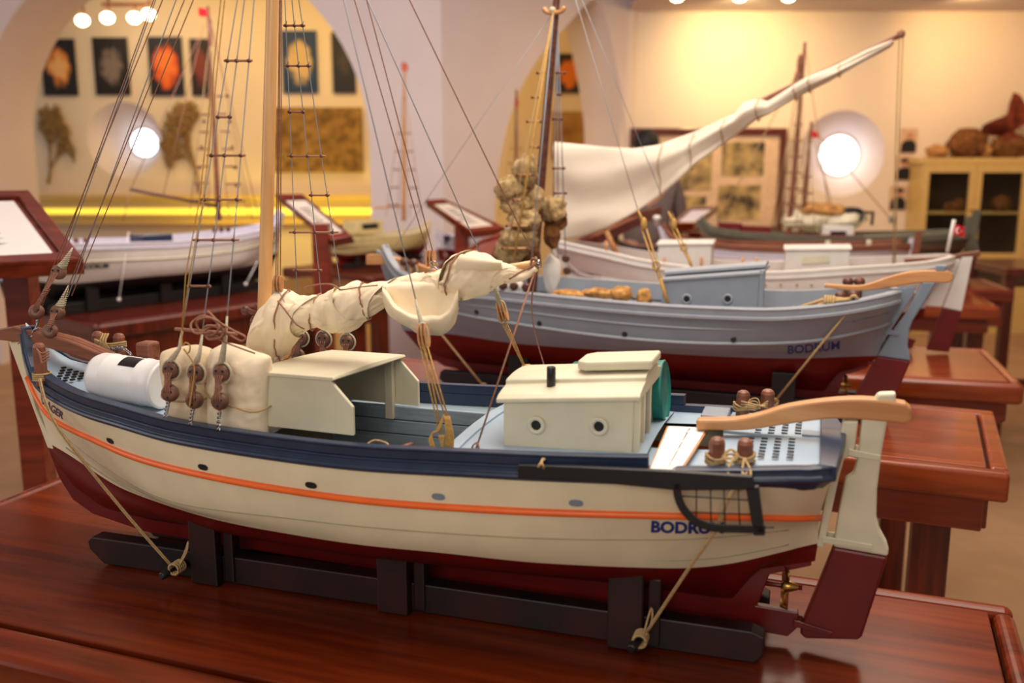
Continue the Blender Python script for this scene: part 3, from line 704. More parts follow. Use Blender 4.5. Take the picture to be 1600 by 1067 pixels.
# fore stays and their deadeyes
fs = (((243, 0), (105, 385), 'wire'), ((275, 0), (106, 464), 'wire'), ((254, 0), (58, 478), 'brope'), ((240, 0), (51, 520), 'brope'), ((288, 0), (86, 500), 'brope'), ((302, 0), (112, 462), 'brope'))
for (p, q, m) in fs:
    sx = (p[0]-q[0])/q[1]; B0 = np.array(K.at(*q, .0)); T0 = np.array(mastpt(min(p[0]+sx*450, 441), -450 if p[0]+sx*450 < 441 else -(441-p[0])/sx))
    line('forestay', [B0, T0], .0008, m)
for a, c in (((92, 425), (57, 487)), ((90, 488), (78, 517))):
    D1, D2 = np.array(K.at(*a, .004)), np.array(K.at(*c, .012)); e_ = (D1-D2)/np.linalg.norm(D1-D2)
    st = B(); deadeye(st, D1, .0115); o_ = ob('deadeye', st, [MT['deadeye'], MT['dark']], boat, K)
    st = B(); deadeye(st, D2, .0115, (.5, 1, .3)); ob('deadeye', st, [MT['deadeye'], MT['dark']], boat, K)
    b = B()
    for k in range(4): s_ = (k-1.5)*.0034; b.tube([D1+[s_, .007, 0], (D1+D2)/2+[s_*.4, .006, 0], D2+[s_, .007, 0]], .0011, 5)
    b.tube([((D1+D2)/2+e_*.012*(t/25-.5)+np.array([.0045*math.cos(t), .005+.0035*math.sin(t), 0])) for t in np.linspace(0, 25, 50)], .0011, 5)
    ob('lanyard', b, MT['brope'], boat, K)
    b = B(); b.tube([D1+e_*.010, D1+e_*.022, D1+e_*.045], [.0075, .0035, .0012], 8)
    for k in range(8): b.tube([D1+e_*(.012+.0036*k)+np.array([(.007-.0007*k)*math.cos(t), (.007-.0007*k)*math.sin(t), 0]) for t in np.linspace(0, 6, 9)], .0009, 4)
    ob('serving', b, MT['serving'], boat, K)
b = B(); P = cr([K.at(60, 497, .01), K.at(57, 512, .012), K.at(50, 522, .012), K.at(48, 535, .012)], 12); b.tube(P, .0022, 6); b.tube([p+np.array([.003*math.cos(i*1.6), .003*math.sin(i*1.6), 0]) for i, p in enumerate(P)], .0012, 5)
ob('shackle', b, MT['steel'], boat, K)
b = B(); b.tube(cr([K.at(48, 524, .01), K.at(30, 530, .012), K.at(18, 534, .012)], 8), .001, 5); b.tube(cr([K.at(50, 526, .01), K.at(38, 532, .014), K.at(28, 537, .014)], 8), .001, 5); ob('seizing', b, MT['brope'], boat, K)
# running rigging
def block(px, py, v, h=.022, wd=.007, tilt=0, m='tillerwood', ring=None):
    c = np.array(K.at(px, py, v)); b = B(); e_ = np.array([math.sin(tilt), 0, math.cos(tilt)]); f_ = np.array([math.cos(tilt), 0, -math.sin(tilt)])
    for o_ in (-.0042, 0, .0042):
        R = []
        for t in np.linspace(-1, 1, 7):
            k = math.sqrt(max(1-t*t*.85, .05))*wd*.5; p = c+e_*h*.5*t+f_*o_*1.1
            R.append([p+[0, wd*.75*k/(wd*.5), 0]+f_*.0012, p+[0, -wd*.75*k/(wd*.5), 0]+f_*.0012, p+[0, -wd*.75*k/(wd*.5), 0]-f_*.0012, p+[0, wd*.75*k/(wd*.5), 0]-f_*.0012])
        b.loft(R, 0)
    b.lathe([(.0035, -.0045), (.0035, .0045)], c, f_, 10, 1)
    return ob('pulley_block', b, [MT[m], MT['darkbrown']], boat, K, .0006)
for a, z, m in (((435, 0), (431, 432), 'brope'), ((438, 0), (434, 432), 'brope'), ((442, 0), (438, 432), 'brope'), ((554, 0), (668, 396), 'brope'), ((573, 0), (677, 396), 'brope')):
    sx = (a[0]-z[0])/z[1]; top = (442, -400) if a[0] < 500 else (a[0]+sx*260, -260) if a[0] > 560 else (a[0]+sx*300, -300)
    if a[0] > 500: k = (441-z[0])/(a[0]-z[0]); top = (441, z[1]+(a[1]-z[1])*k)
    line('halyard', [K.at(*z, 0 if a[0] > 500 else .012), K.at(*top, 0)], .0008, m)
block(435, 443, .012); block(673, 404, 0)
for px, py, v in ((434, 461, .012), (678, 424, .006)):
    c = np.array(K.at(px, py, v)); b = B(); b.tube([c+[.0055*math.cos(t), 0, .0055*math.sin(t)] for t in np.linspace(0, 2*math.pi, 17)[:-1]], .0012, 6, closed=True); b.tube([c+[.005*math.cos(t), .003*math.sin(t), .010+.004*math.sin(t)] for t in np.linspace(0, 2*math.pi, 13)[:-1]], .001, 5, closed=True)
    ob('hook', b, MT['steel'], boat, K)
for i, (a, mid, z, d_, v) in enumerate((((537, 0), (657, 500), (662, 524), ((690, 695), (703, 690)), .115), ((574, 0), (770, 440), (785, 487), ((822, 578), (822, 578)), -.15))):
    sx = (a[0]-mid[0])/(mid[1]-a[1]); k = (441-mid[0])/(a[0]-mid[0]); top = (441, mid[1]+(a[1]-mid[1])*k)
    Mi = np.array(K.at(*mid, v*.85)); line('backstay', [Mi, K.at(*top, 0)], .0009, 'wire')
    Z = np.array(K.at(*z, v*.88)); b = B(); b.tube([Mi+(np.array(K.at(*top, 0))-Mi)*.035, Mi, Z], [.0012, .0028, .005], 7); b.tube([Z+[.0065*math.cos(t), .002, .016*math.sin(t)] for t in np.linspace(0, 2*math.pi, 17)[:-1]], .0015, 5, closed=True); ob('serving', b, MT['serving'], boat, K)
    block(*z, v*.88, .03, .010, -.3 if i else -.12)
    b = B()
    for k in range(4): e_ = d_[k % 2]; b.tube([Z+[(k-1.5)*.003, .003, -.008], K.at(e_[0]+(k-1.5)*(2 if i == 0 else .8), e_[1]-18 if i == 0 else e_[1], v)], .0011 if i == 0 else .0007, 5)
    E_ = np.array(K.at(700, 690, v) if i == 0 else K.at(824, 577, v))
    if i == 0:
        for k in range(5): b.tube(cr([K.at(694, 648, v), K.at(682+k, 672, v+.004), K.at(671+k, 685-k*2, v+.006), K.at(676+k, 700, v+.008), K.at(690, 704, v+.004), K.at(686+k*2, 680, v+.004)], 24), .0011, 5)
        for k in range(6): b.tube(cr([K.at(695+k*1.4, 650, v), K.at(697+k*2.2, 680, v+.004), K.at(696+k*2.4, 706, v)], 10), .001, 5)
    else: b.tube(loops(E_, .009, 26, 5, 11, (1, .7, .8)), .0008, 5); b.tube(loops(E_, .006, 20, 4, 12, (1, .7, 1.2)), .0009, 5)
    ob('tackle', b, MT['yrope'], boat, K, label='yellow rope tackle with coiled tail')
line('vang', [tip+[0, .002, 0], K.at(743, 704, .10)], .0013, 'brope')
b = B(); p = np.array(K.at(743, 700, .1)); b.tube(loops(p, .006, 10, 2, 8), .001, 5); ob('vang_knot', b, MT['brope'], boat, K)
b = B(); b.tube(cr([tip, K.at(831, 470, -.06), K.at(836, 520, -.11), K.at(853, 580, -.15)], 14), .0012, 5); ob('vang', b, MT['brope'], boat, K)
line('topping_lift', [tip, K.at(640, 0, 0), K.at(441, -410, 0)], .0009, 'brope')
b = B(); b.tube(loops(tip+[-.004, 0, 0], .008, 16, 4, 9, (.6, 1, 1)), .0013, 5); b.tube(cr([tip+[0, .004, 0], K.at(815, 424, .012), K.at(795, 436, .02)], 8), .0012, 5); ob('gaff_lashing', b, MT['brope'], boat, K)
for a in ((345, 0), (351, 0)):
    b = B(); b.tube([K.at(a[0]+82, -420, .01), K.at(*a, .1), K.at(312+(a[0]-345), 310, .145), K.at(290+(a[0]-345), 430, .165), K.at(284, 520, .168)], .0008, 5); ob('flag_halyard', b, MT['yrope'], boat, K)
b = B(); b.tube(cr([K.at(284, 515, .168), K.at(285, 540, .17), K.at(290, 535, .172), K.at(297, 540, .172), K.at(294, 552, .17), K.at(287, 545, .17), K.at(303, 570, .17), K.at(302, 598, .172), K.at(296, 636, .174)], 40), .001, 5); ob('flag_halyard', b, MT['yrope'], boat, K)
# side ladder: black bar, quarter-round basket and wire grid
v = .168
b = B(); P = lambda *ps: [K.at(*p, v) for p in ps]
b.prism(P((812, 723), (900, 726), (1050, 733), (1176, 741), (1182, 762), (1060, 763), (900, 747), (812, 743)), (0, .008, 0))
arc = cr([(1057, 755), (1060, 778), (1070, 798), (1088, 815), (1115, 824), (1150, 826), (1196, 827)], 20); io = []
for i in range(20):
    t = arc[min(i+1, 19)]-arc[max(i-1, 0)]; n_ = np.array([-t[1], t[0]]); n_ /= np.linalg.norm(n_); io.append((arc[i]+n_*6.5, arc[i]-n_*6.5))
b.loft([[K.at(*q, v), K.at(*p, v), K.at(*p, v+.008), K.at(*q, v+.008)] for p, q in io])
b.prism(P((1166, 757), (1186, 757), (1196, 833), (1178, 833)), (0, .008, 0))
lad = ob('side_ladder', b, MT['black'], boat, K, .001, label='black framed side net with quarter-round end')
for q in (((1088, 757), (1088, 812)), ((1110, 757), (1111, 820)), ((1131, 757), (1133, 822)), ((1153, 757), (1156, 823)), ((1062, 775), (1180, 782)), ((1072, 800), (1186, 804)), ((1190, 824), (1209, 824))):
    b = B(); b.rod(K.at(*q[0], v+.004), K.at(*q[1], v+.004), .0008, 5); ob('net_wire', b, MT['black'], lad, K)
b = B(); A = K.at(846, 722, .177); b.tube(cr([K.at(838, 708, .14), K.at(848, 714, .16), A, K.at(840, 731, .18), K.at(846, 724, .182), K.at(850, 732, .18), A, K.at(860, 712, .15)], 24), .0016, 5); ob('ladder_tie', b, MT['rope'], boat, K)
# loose bits on the side deck
b = B(); b.tube(cr([K.at(570, 696, .15), K.at(585, 688, .14), K.at(604, 692, .14), K.at(608, 698, .145)], 14), .0012, 5); ob('loose_line', b, MT['rope'], boat, K)
b = B(); b.tube(cr([K.at(624, 700, .145), K.at(634, 697, .14), K.at(646, 693, .13)], 8), [.001, .0024, .003, .003, .003, .003, .0024, .001], 6); ob('wooden_pin', b, MT['brown'], boat, K)

# ------------------------------------------------------------------ things that ride on the boat or under it
def place(name, b, mats, label, cat, fr=K, bev=0, group=None, parts=()):
    o = ob(name, b, mats, None, fr, bev); tag(o, label, cat, group); return o
# stand
st = empty('boat_stand', K); tag(st, 'black and dark red wooden cradle under the cream boat', 'boat stand')
for v0, v1 in ((.044, .07), (-.07, -.044)):
    b = B(); b.plate([(-.02, .001), (.935, .001), (.945, .012), (.945, .036), (.93, .042), (-.04, .042), (-.048, .034), (-.045, .022)], v0, v1); ob('runner', b, MT['stand'], st, K, .002)
for u in (.168, .463, .778):
    for s in (1, -1):
        h = .105
        b = B(); b.plate([(u-.022, .001), (u+.022, .001), (u+.022, h), (u-.022, h)], s*.070, s*.086); b.box((u+.034, s*.064, .05), (.016, .02, .09)); ob('post', b, MT['stand'], st, K, .002)
    b = B(); b.box((u, 0, .012-(u-.46)*.018+.0), (.04, .09, .012)); ob('cross_beam', b, MT['stand'], st, K, .001)
for u in (.127, .800):
    b = B(); b.lathe([(.0055, 0), (.006, .05), (.004, .052)], (u, .066, .022), (-.15, 1, -.02), 12); ob('peg', b, MT['black'], st, K)
# tie-down ropes
for lab, pts, peg in (('thin hemp rope from bow bitt down to stand peg of cream boat', [(62, 592, .085), (70, 625, .10), (90, 668, .115), (140, 733, .12), (205, 812, .115), (268, 884, .10)], (274, 888)),
                      ('hemp rope from stern bitts through black net down to stand peg', [(1166, 738, .15), (1140, 775, .160), (1118, 828, .158), (1075, 890, .14), (1010, 988, .11)], (1000, 1000))):
    b = B(); P = [K.at(*p) for p in pts]
    for o_ in (-.0013, .0013): b.tube([np.array(p)+[o_, 0, o_*.6] for p in cr(P, 20)], .0013, 5)
    c = np.array(K.at(*peg, .1))
    for k in range(5): b.tube([(c[0]+.008*math.cos(t), .088+.004*k, c[2]+.008*math.sin(t)) for t in np.linspace(0, 6.28, 17)], .0019, 5)
    b.tube(cr([c+[.006, 0, .004], c+[.012, -.012, .022], c+[.010, -.02, .035], c+[.006, -.016, .02], c+[.004, -.004, .006]], 14), .0014, 5)
    place('tie_rope', b, MT['rope'], lab, 'rope')
# white drum on the foredeck
A = np.array(K.at(153, 590, .055)); Z = np.array(K.at(258, 616, .062)); A[2] = SH.w(A[0])+.010+.034; Z[2] = SH.w(Z[0])+.012+.034; d = Z-A; Ld = np.linalg.norm(d); e_ = d/Ld; r = .034
dr = B(); pr_ = [(r*.72, 0), (r*.9, .004), (r, .012), (r, Ld*.22), (r*1.025, Ld*.24), (r*1.025, Ld*.26), (r, Ld*.28), (r, Ld*.72), (r*1.025, Ld*.74), (r*1.025, Ld*.76), (r, Ld*.78), (r, Ld-.003), (r*1.03, Ld-.002), (r*1.0, Ld+.001), (r*.9, Ld+.0005), (r*.4, Ld+.001)]
dr.lathe(pr_, A, e_, 36); drum = ob('storage_drum', dr, MT['white'], None, K); tag(drum, 'white drum lying on the foredeck of the cream boat', 'drum')
b = B(); n_ = np.array([0, .35, .94]); m_ = A+e_*Ld*.62; t_ = np.cross(n_, e_); t_ /= np.linalg.norm(t_); n_ = np.cross(e_, t_)
b.grid([[m_+e_*x+r*1.012*(math.cos(a)*n_+math.sin(a)*t_) for a in np.linspace(-.35, .35, 6)] for x in (-.017, .017)]); ob('filler_patch', b, MT['black'], drum, K, label='black rectangular patch on top')
# canvas sacks
for lab, cx, cy, v, su, sv, sw, mm, sd, lean in (('greyish canvas sack behind the near deadeyes, tied with twine', 304, 613, .104, .044, .030, .060, 'sack2', 1, -.12), ('pale cream canvas sack against the canopy wall', 374, 617, .112, .046, .032, .062, 'sack', 2, .08)):
    c = np.array(K.at(cx, cy, v)); b = B(); n = 34
    for side in (1, -1):
        G_ = []
        for i in range(n+1):
            row = []
            for j in range(n+1):
                s_, t_ = -1+2*i/n, -1+2*j/n; nz = lambda k, o: noise.noise(Vector((s_*k+sd*5, t_*k, o)))
                pin = 1-.09*(1-t_*t_) if abs(s_) > .9 else 1; th = ((1-abs(s_)**3.2)*(1-abs(t_)**3.2))**.55
                x = su*s_*(1-.10*(1-t_*t_)*abs(s_)**3)+.003*nz(1.4, 3)*(1-abs(s_)); z = sw*t_*(1-.10*(1-s_*s_)*abs(t_)**3*0-.06*abs(s_)**4*abs(t_)**4)+.004*nz(1.2, 7)*abs(t_)
                y = side*sv*th*(1+.16*nz(2.2, side)+.07*nz(6, side))-side*sv*.10*math.exp(-((t_+.02)/.10)**2)*th
                row.append(c+np.array([x+lean*z, y, z+.005*math.sin(s_*2+sd)*max(t_, 0)]))
            G_.append(row)
        b.grid(G_)
    bmesh.ops.remove_doubles(b.bm, verts=b.bm.verts, dist=.0002)
    sk = ob('canvas_sack', b, MT[mm], None, K); tag(sk, lab, 'sack', 'canvas sacks on the foredeck')
    b = B(); z0 = c[2]-.002; b.tube([(c[0]+su*.97*np.sign(math.cos(a))*abs(math.cos(a))**.6, c[1]+sv*1.0*np.sign(math.sin(a))*abs(math.sin(a))**.7, z0+.004*math.sin(2*a+sd)-(.014*math.cos(a) if sd == 2 else 0)) for a in np.linspace(0, 2*math.pi, 41)[:-1]], .0013, 5, closed=True); ob('tie_string', b, MT['rope'], sk, K)
# teal drum beside the deckhouse
r = .041; c = np.array([.668, -.085, .285]); Ld = .128; b = B(); pr_ = [(r*.9, 0), (r, .002)]
for k in range(5): x = .012+k*.012; pr_ += [(r, x), (r*1.03, x+.003), (r, x+.006)]
pr_ += [(r, Ld-.004), (r*1.02, Ld-.002), (r*.95, Ld), (r*.93, Ld-.003), (r*.3, Ld-.001)]
b.lathe(pr_, c, (1, 0, .08), 36); place('storage_drum', b, MT['teal'], 'teal green drum lying behind the deckhouse of cream boat', 'drum')
# name card
q = [K.atw(*p, z) for p, z in (((1013, 735), .262), ((1065, 735), .262), ((1108, 669), .268), ((1042, 666), .268))]; q = [np.array(p) for p in q]
card = B(); nrm = np.cross(q[1]-q[0], q[3]-q[0]); nrm /= np.linalg.norm(nrm); nrm *= np.sign(nrm[2]); card.prism(q, -nrm*.003)
cd = ob('name_card', card, MT['tillerwood'], None, K); tag(cd, 'white printed card with wooden edge lying on the aft deck', 'card')
g = lambda x, y: (q[0]*(1-x)+q[1]*x)*(1-y)+(q[3]*(1-x)+q[2]*x)*y
b = B(); b.prism([g(.05, .0)+nrm*.0012, g(.95, .0)+nrm*.0012, g(.95, .985)+nrm*.0012, g(.05, .985)+nrm*.0012], -nrm*.001); sheet = ob('paper', b, MT['paper'], cd, K)
b = B(); text_quad(b, 'Çok Denizcinin Teknesi  Tirhandil Tipi', g(.60, .05)+nrm*.0015, g(.60, .95)+nrm*.0015, g(.53, .05)+nrm*.0015, g(.53, .95)+nrm*.0015, bold=.012); ob('printed_line', b, MT['ink'], sheet, K)
# front table
P = atz(1582, 944, TT)
table('display_table', (P[0], P[1]), 20.5, 1.66, .60, 'long mahogany table nearest the camera carrying the cream boat', ((-.12, .1), (-1.54, .1), (-.12, .46), (-1.54, .46)), frame=.028, rnd=.012, fw=.07, fh=.085, m=MT['mahogshaded'])
# ================================================================== the other tables
t2, t2f = table('display_table', (1.175, 2.27), 23, 1.74, .53, 'shorter mahogany table in the middle carrying the grey boat', ((-.13, .42), (-.13, .1), (-1.6, .1), (-1.6, .42)), frame=.035, rnd=.008, apron=.075)
b = B(); 
t3, t3f = table('display_table', (1.545, 3.06), 16, 1.7, .54, 'mahogany table behind the grey boat carrying the white boat with yard', ((-.3, .1), (-.3, .44), (-1.5, .1), (-1.5, .44)), frame=.03, rnd=.03, apron=.06)
t4, t4f = table('display_table', (2.14, 4.40), 13, 1.58, .46, 'mahogany table on the right behind the white boat, carrying the lavender hull', ((-.16, .3), (-.16, .08), (-1.4, .08), (-1.4, .3)), frame=.03, rnd=.02, apron=.06)
t5, t5f = table('display_table', (-1.07, 5.054), -51.5, 1.5, .60, 'dark mahogany table on the left carrying the boat with black bottom', ((-.14, .5), (-.87, .5), (-.14, .1), (-.87, .1)), frame=.03, rnd=.025, m=MT['mahogdark'])
t6, t6f = table('display_table', (-.51, 6.48), -51.5, 1.3, .75, 'far mahogany table by the pillar carrying two small pale boats', ((-.14, .65), (-1.16, .65), (-.14, .1), (-1.16, .1)), frame=.03, rnd=.02, m=MT['mahogdark'])
t7, t7f = table('display_table', (2.45, 4.96), 10, 1.8, .5, 'far mahogany table in front of the round window with the olive boat', ((-.14, .4), (-1.6, .4), (-.14, .1), (-1.6, .1)), frame=.03, rnd=.02, m=MT['mahog2'])

def xform_row(r, s, su=None): q = np.array(r)*s; return q
def kit(fr, s, root, cols, rows=None, rail='rail', deckw=.004, sub=3, tiller=True, rudder=True, strake=True, kx=1.0):
    """a smaller working boat of the same family: hull, keel, rails, deck, rudder"""
    hullm, redm, railm, deckm, strakem = cols
    rw = rows or [xform_row(r, s) for r in (R0, mid_row(R0, RS, .5, .001), RS, RP, RW, RB, KE)]
    nb = len(rw); h = hull_mesh(rw, [0]*(nb-3)+[1, 1], sub); bvh = BVHTree.FromBMesh(h.bm)
    ob('hull', h, [hullm, redm], root, fr); sh = Sheer(rw[0])
    st_ = [(-.235, .335), (-.172, .15), (-.14, .15), (-.19, .27), (-.2, .335)]
    b = B(); b.plate([(rw[0][0, 0]-.022*s, rw[0][0, 2]+.012*s), (rw[-3][0, 0]-.004, rw[-3][0, 2]), (rw[-3][2, 0], rw[-3][2, 2]), (rw[0][1, 0], rw[0][1, 2]+.01*s)], -.007, .007); ob('stem', b, hullm, root, fr)
    b = B(); w0 = rw[-3][0]; b.plate([(w0[0]-.004, w0[2])]+[((u if u < .5 else .5+(u-.5)*kx)*s, w*s) for u, w in ((-.125, .078), (-.06, .04), (.02, .028), (.5, .02), (.931, .012), (.97, .010), (.98, .04), (.934, .05), (.945, .09), (.994, .108))]+[(rw[-3][-1, 0], rw[-3][-1, 2]), (.9*s, .13*s), (.5*s, .07*s), (.05*s, .06*s), (-.06*s, .085*s)], -.006, .006); ob('keel', b, redm, root, fr)
    for sg in (1, -1):
        b = B(); pr = [(-.014*s, -.014*s), (.002, -.001), (.0055*s, .001), (.0055*s, .006*s), (.002*s, .008*s), (.003*s, .02*s), (.005*s, .023*s), (.003*s, .026*s), (-.014*s, .026*s)]
        b.sweep(mirror(rw[0], sg), pr, side=sg); ob('rail', b, railm, root, fr)
        if strake:
            b = B(); b.tube(mirror(rw[2], sg), .0045*s, 6); ob('rub_strake', b, strakem, root, fr)
    b = B(); G = []
    for u in np.linspace(rw[0][0, 0]+.015, rw[0][-1, 0]-.02, 30):
        bb = max(sh.b(u)-.01, .002); G.append([(u, v*bb, sh.w(u)+deckw+.006*(1-v*v)) for v in np.linspace(-1, 1, 7)])
    b.grid(G); ob('deck', b, deckm, root, fr)
    return sh, bvh, rw
def cradle(fr, s, label, dz=0):
    st = empty('boat_stand', fr); tag(st, label, 'boat stand')
    for v0, v1 in ((.044*s, .07*s), (-.07*s, -.044*s)):
        b = B(); b.plate([(u*s, w*s) for u, w in ((-.02, .001), (.935, .001), (.945, .036), (.93, .042), (-.04, .042), (-.045, .022))], v0, v1); ob('runner', b, MT['black'], st, fr, .002)
    for u in (.168, .463, .778):
        for g in (1, -1):
            b = B(); b.box((u*s, g*.076*s, .052*s), (.05*s, .016*s, .10*s)); ob('post', b, MT['black'], st, fr, .002)
        b = B(); b.box((u*s, 0, .009*s), (.04*s, .10*s, .014*s)); ob('cross_beam', b, MT['black'], st, fr)
    return st
def strip_tiller(fr, root, up, lo, m, v=.009):
    U1, L1 = cr([fr.cl(*p) for p in up], 20), cr([fr.cl(*p) for p in lo], 20); b = B()
    b.loft([[(u, v, w), (u, -v, w), (x, -v, z), (x, v, z)] for (u, w), (x, z) in zip(U1, L1)]); return ob('tiller', b, m, root, fr, .003)
def thin(fr, root, nm, pts, r, m, n=5):
    b = B(); b.tube(pts, r, n); return ob(nm, b, MT[m], root, fr)

# ------------------------------------------------------------------ grey boat
G = Frame((-.125, 2.57, TT), 20); gs = 1.085
gb = empty('model_boat', G); tag(gb, 'grey model boat with red bottom and brown mast hung with sponges, on middle table', 'model boat')
g0 = solve_row(G, [(599, 398), (608, 420), (622, 438), (645, 450), (712, 463), (800, 472), (870, 480), (1025, 494), (1150, 500), (1222, 501), (1330, 490), (1405, 473)], [(a, c*gs) for a, c in zip(T1, [.006, .034, .07, .103, .137, .163, .172, .165, .14, .11, .08, .045, .012])])
g1 = solve_row(G, [(611, 440), (640, 467), (712, 489), (800, 505), (940, 525), (1081, 536), (1250, 535), (1330, 522), (1392, 505)], [(a, c*gs) for a, c in zip(T1, [.006, .022, .052, .09, .13, .158, .166, .155, .12, .085, .05, .025, .006])])
g2 = solve_row(G, [(632, 516), (712, 523), (800, 536), (900, 544), (1000, 550), (1150, 558), (1250, 560), (1330, 557), (1370, 556)], [(a, c*gs) for a, c in zip(T1, [.006, .016, .036, .064, .10, .132, .142, .128, .085, .048, .026, .012, .006])])
gk = xform_row(KE, gs); gk[:, 0] = np.where(gk[:, 0] > .5*gs, .5*gs+(gk[:, 0]-.5*gs)*.9, gk[:, 0]); gr_rows = [g0, mid_row(g0, g1, .5, .001), g1, mid_row(g1, g2, .5, .003), g2, mid_row(g2, gk, .5, .028), gk]
gsh, GB, _ = kit(G, gs, gb, (MT['grey'], MT['red'], MT['greylight'], MT['grey'], MT['greylight']), gr_rows, deckw=-.020, kx=.9)
b = B(); b.tube([(p[0], p[1]+.001, p[2]+.013) for p in mid_row(g0, g1, .62)], .0035, 6); ob('rub_strake', b, MT['greylight'], gb, G)
cradle(G, gs, 'black wooden cradle under the grey boat')
c2 = lambda *ps: [G.cl(*p) for p in ps]
b = B(); b.plate(c2((1405, 449), (1431, 446), (1426, 462), (1364, 559), (1344, 556), (1392, 480)), -.009, .009); ob('stern_post', b, MT['slate'], gb, G, .002)
b = B(); b.plate(c2((1441, 440), (1463, 440), (1445, 470), (1425, 502), (1420, 516), (1418, 540), (1423, 563), (1371, 555), (1397, 514), (1414, 491)), -.009, .009); b.plate(c2((1461, 424), (1463, 414), (1480, 414), (1477, 424)), -.009, .009)
gr_ = ob('rudder', b, MT['slate'], gb, G, .003)
b = B(); b.plate(c2((1371, 555.5), (1423, 563.5), (1390, 640), (1325, 634)), -.009, .009); ob('rudder_blade', b, MT['red'], gr_, G, .003, label='dark red lower blade of rudder')
for p in ((1394, 519), (1366, 566)):
    b = B(); q = np.array(G.at(*p)); b.box(q, (.03, .024, .008)); ob('hinge', b, MT['slate'] if p[1] < 540 else MT['red'], gr_, G)
strip_tiller(G, gb, [(1288, 443), (1347, 445), (1389, 432), (1420, 424), (1450, 422), (1485, 423), (1489, 428)], [(1288, 449), (1344, 454), (1389, 449), (1431, 442), (1455, 441), (1485, 441), (1489, 437)], MT['tillerwood'])
b = B(); c = np.array(G.at(1322, 601)); b.rod(c-[.03, 0, 0], c+[.012, 0, 0], .005, 8, 0)
for k in range(3):
    a = k*2.094+.3; e = np.array([0, math.sin(a), math.cos(a)]); f = np.array([0, math.cos(a), -math.sin(a)])
    b.loft([[c+e*r+f*w_+[.004, 0, 0], c+e*r-f*w_-[.004, 0, 0], c+e*r-f*w_-[.006, 0, 0], c+e*r+f*w_+[.002, 0, 0]] for r, w_ in ((.004, .004), (.016, .01), (.026, .006))], 0, True)
ob('propeller', b, MT['brass'], gb, G)
# grey deckhouse
dh = empty('deckhouse', G); dh.parent = gb; dh.matrix_local = Matrix.Identity(4)
ng = .075; q = [G.cl(*p, ng) for p in ((1036, 440), (1032, 492), (1183, 496), (1188, 428))]
b = B(); b.plate([q[0], q[1], q[2], q[3]], -.07, ng); ob('wall', b, MT['grey'], dh, G, .002)
b = B(); 
for off, hgt, k in ((0, .010, 1.05), (.012, .012, .55)):
    b.loft([[(u, v*ng*k, w+off) for v in (-1, 1)]+[(u, ng*k, w+off+hgt*.6), (u, 0, w+off+hgt), (u, -ng*k, w+off+hgt*.6)] for u, w in ((q[0][0]-.006, q[0][1]), (q[3][0]+.008, q[3][1]))])
ob('roof', b, MT['greylight'], dh, G, .001)
b = B(); b.box((q[3][0]+.004, .066, (q[2][1]+q[3][1])/2+.004), (.012, .024, q[3][1]-q[2][1]+.01)); ob('door_frame', b, MT['grey'], dh, G, .002)
for p in ((1073, 467), (1137, 467)):
    c = np.array(G.at(*p, ng)); b = B(); b.lathe([(.0125, 0), (.0125, .002), (.009, .003), (.0075, .001)], c, (0, 1, 0), 20); r_ = ob('porthole', b, MT['greylight'], dh, G)
    b = B(); b.lathe([(.0075, 0), (.0075, .0016)], c, (0, 1, 0), 16); ob('opening', b, MT['dark'], r_, G)
b = B(); qq = [px_hull(*p, GB, G) for p in ((1231, 553), (1312, 546), (1231, 540), (1312, 532))]
text_quad(b, 'BODRUM', *qq, bold=.012, lift=hull_lift(GB, .001)); ob('name_lettering', b, MT['blue_ink'], gb, G, label='blue lettering BODRUM on stern quarter')
for px, py in ((745, 487), (843, 505), (976, 522), (1146, 530)):
    h = px_hull(px, py, GB, G, .0004); b = B(); b.lathe([(.007, 0), (.006, .0012)], h, (0, 1, .1), 10); ob('scupper', b, MT['dark'], gb, G)
b = B(); b.plate(c2((575, 397), (600, 396), (640, 408), (700, 426), (700, 434), (640, 420), (600, 413), (575, 413)), -.013, .013); ob('bowsprit_bed', b, MT['tillerwood'], gb, G, .002)
for px, py, v in ((632, 409, .04), (646, 411, .04), (1313, 463, .10), (1334, 461, .10), (1325, 440, -.10), (1343, 440, -.10)):
    c = np.array(G.at(px, py, v)); b = B(); b.rod(c-[0, 0, .06], c, .009, 8); b.ball(c, (.0135, .0135, .012), 7); ob('bitt', b, MT['darkbrown'], gb, G)
b = B(); A = np.array(G.at(1322, 472, .11)); Z = np.array(G.at(1262, 482, .12))
for k in range(9): b.tube(cr([A+[.008, .003*(k-4), .004+.002*(k % 3)], (A+Z)/2+[0, .003*(k-4), .010+.005*math.sin(k*2)], Z+[-.006*(k % 4), .003*(k-4), .004*math.cos(k)]], 12), .0042, 5)
for k in range(4): c = A*.45+Z*.55; b.tube([c+np.array([.006*k, .018*math.cos(t), .016*math.sin(t)+.006]) for t in np.linspace(0, 6.1, 14)], .0034, 5)
b.tube(cr([A, A+[.016, .008, .016], A+[.026, .0, -.004], A+[.006, .010, -.014]], 12), .0045, 5)
ob('stern_lashing', b, MT['rope'], gb, G)
b = B(); 
for px in (628, 640, 650): b.tube(cr([G.at(px, 414, .045), G.at(px+2, 424, .05), G.at(px-1, 430, .052)], 6), .003, 5)
ob('bow_lashing', b, MT['rope'], gb, G)
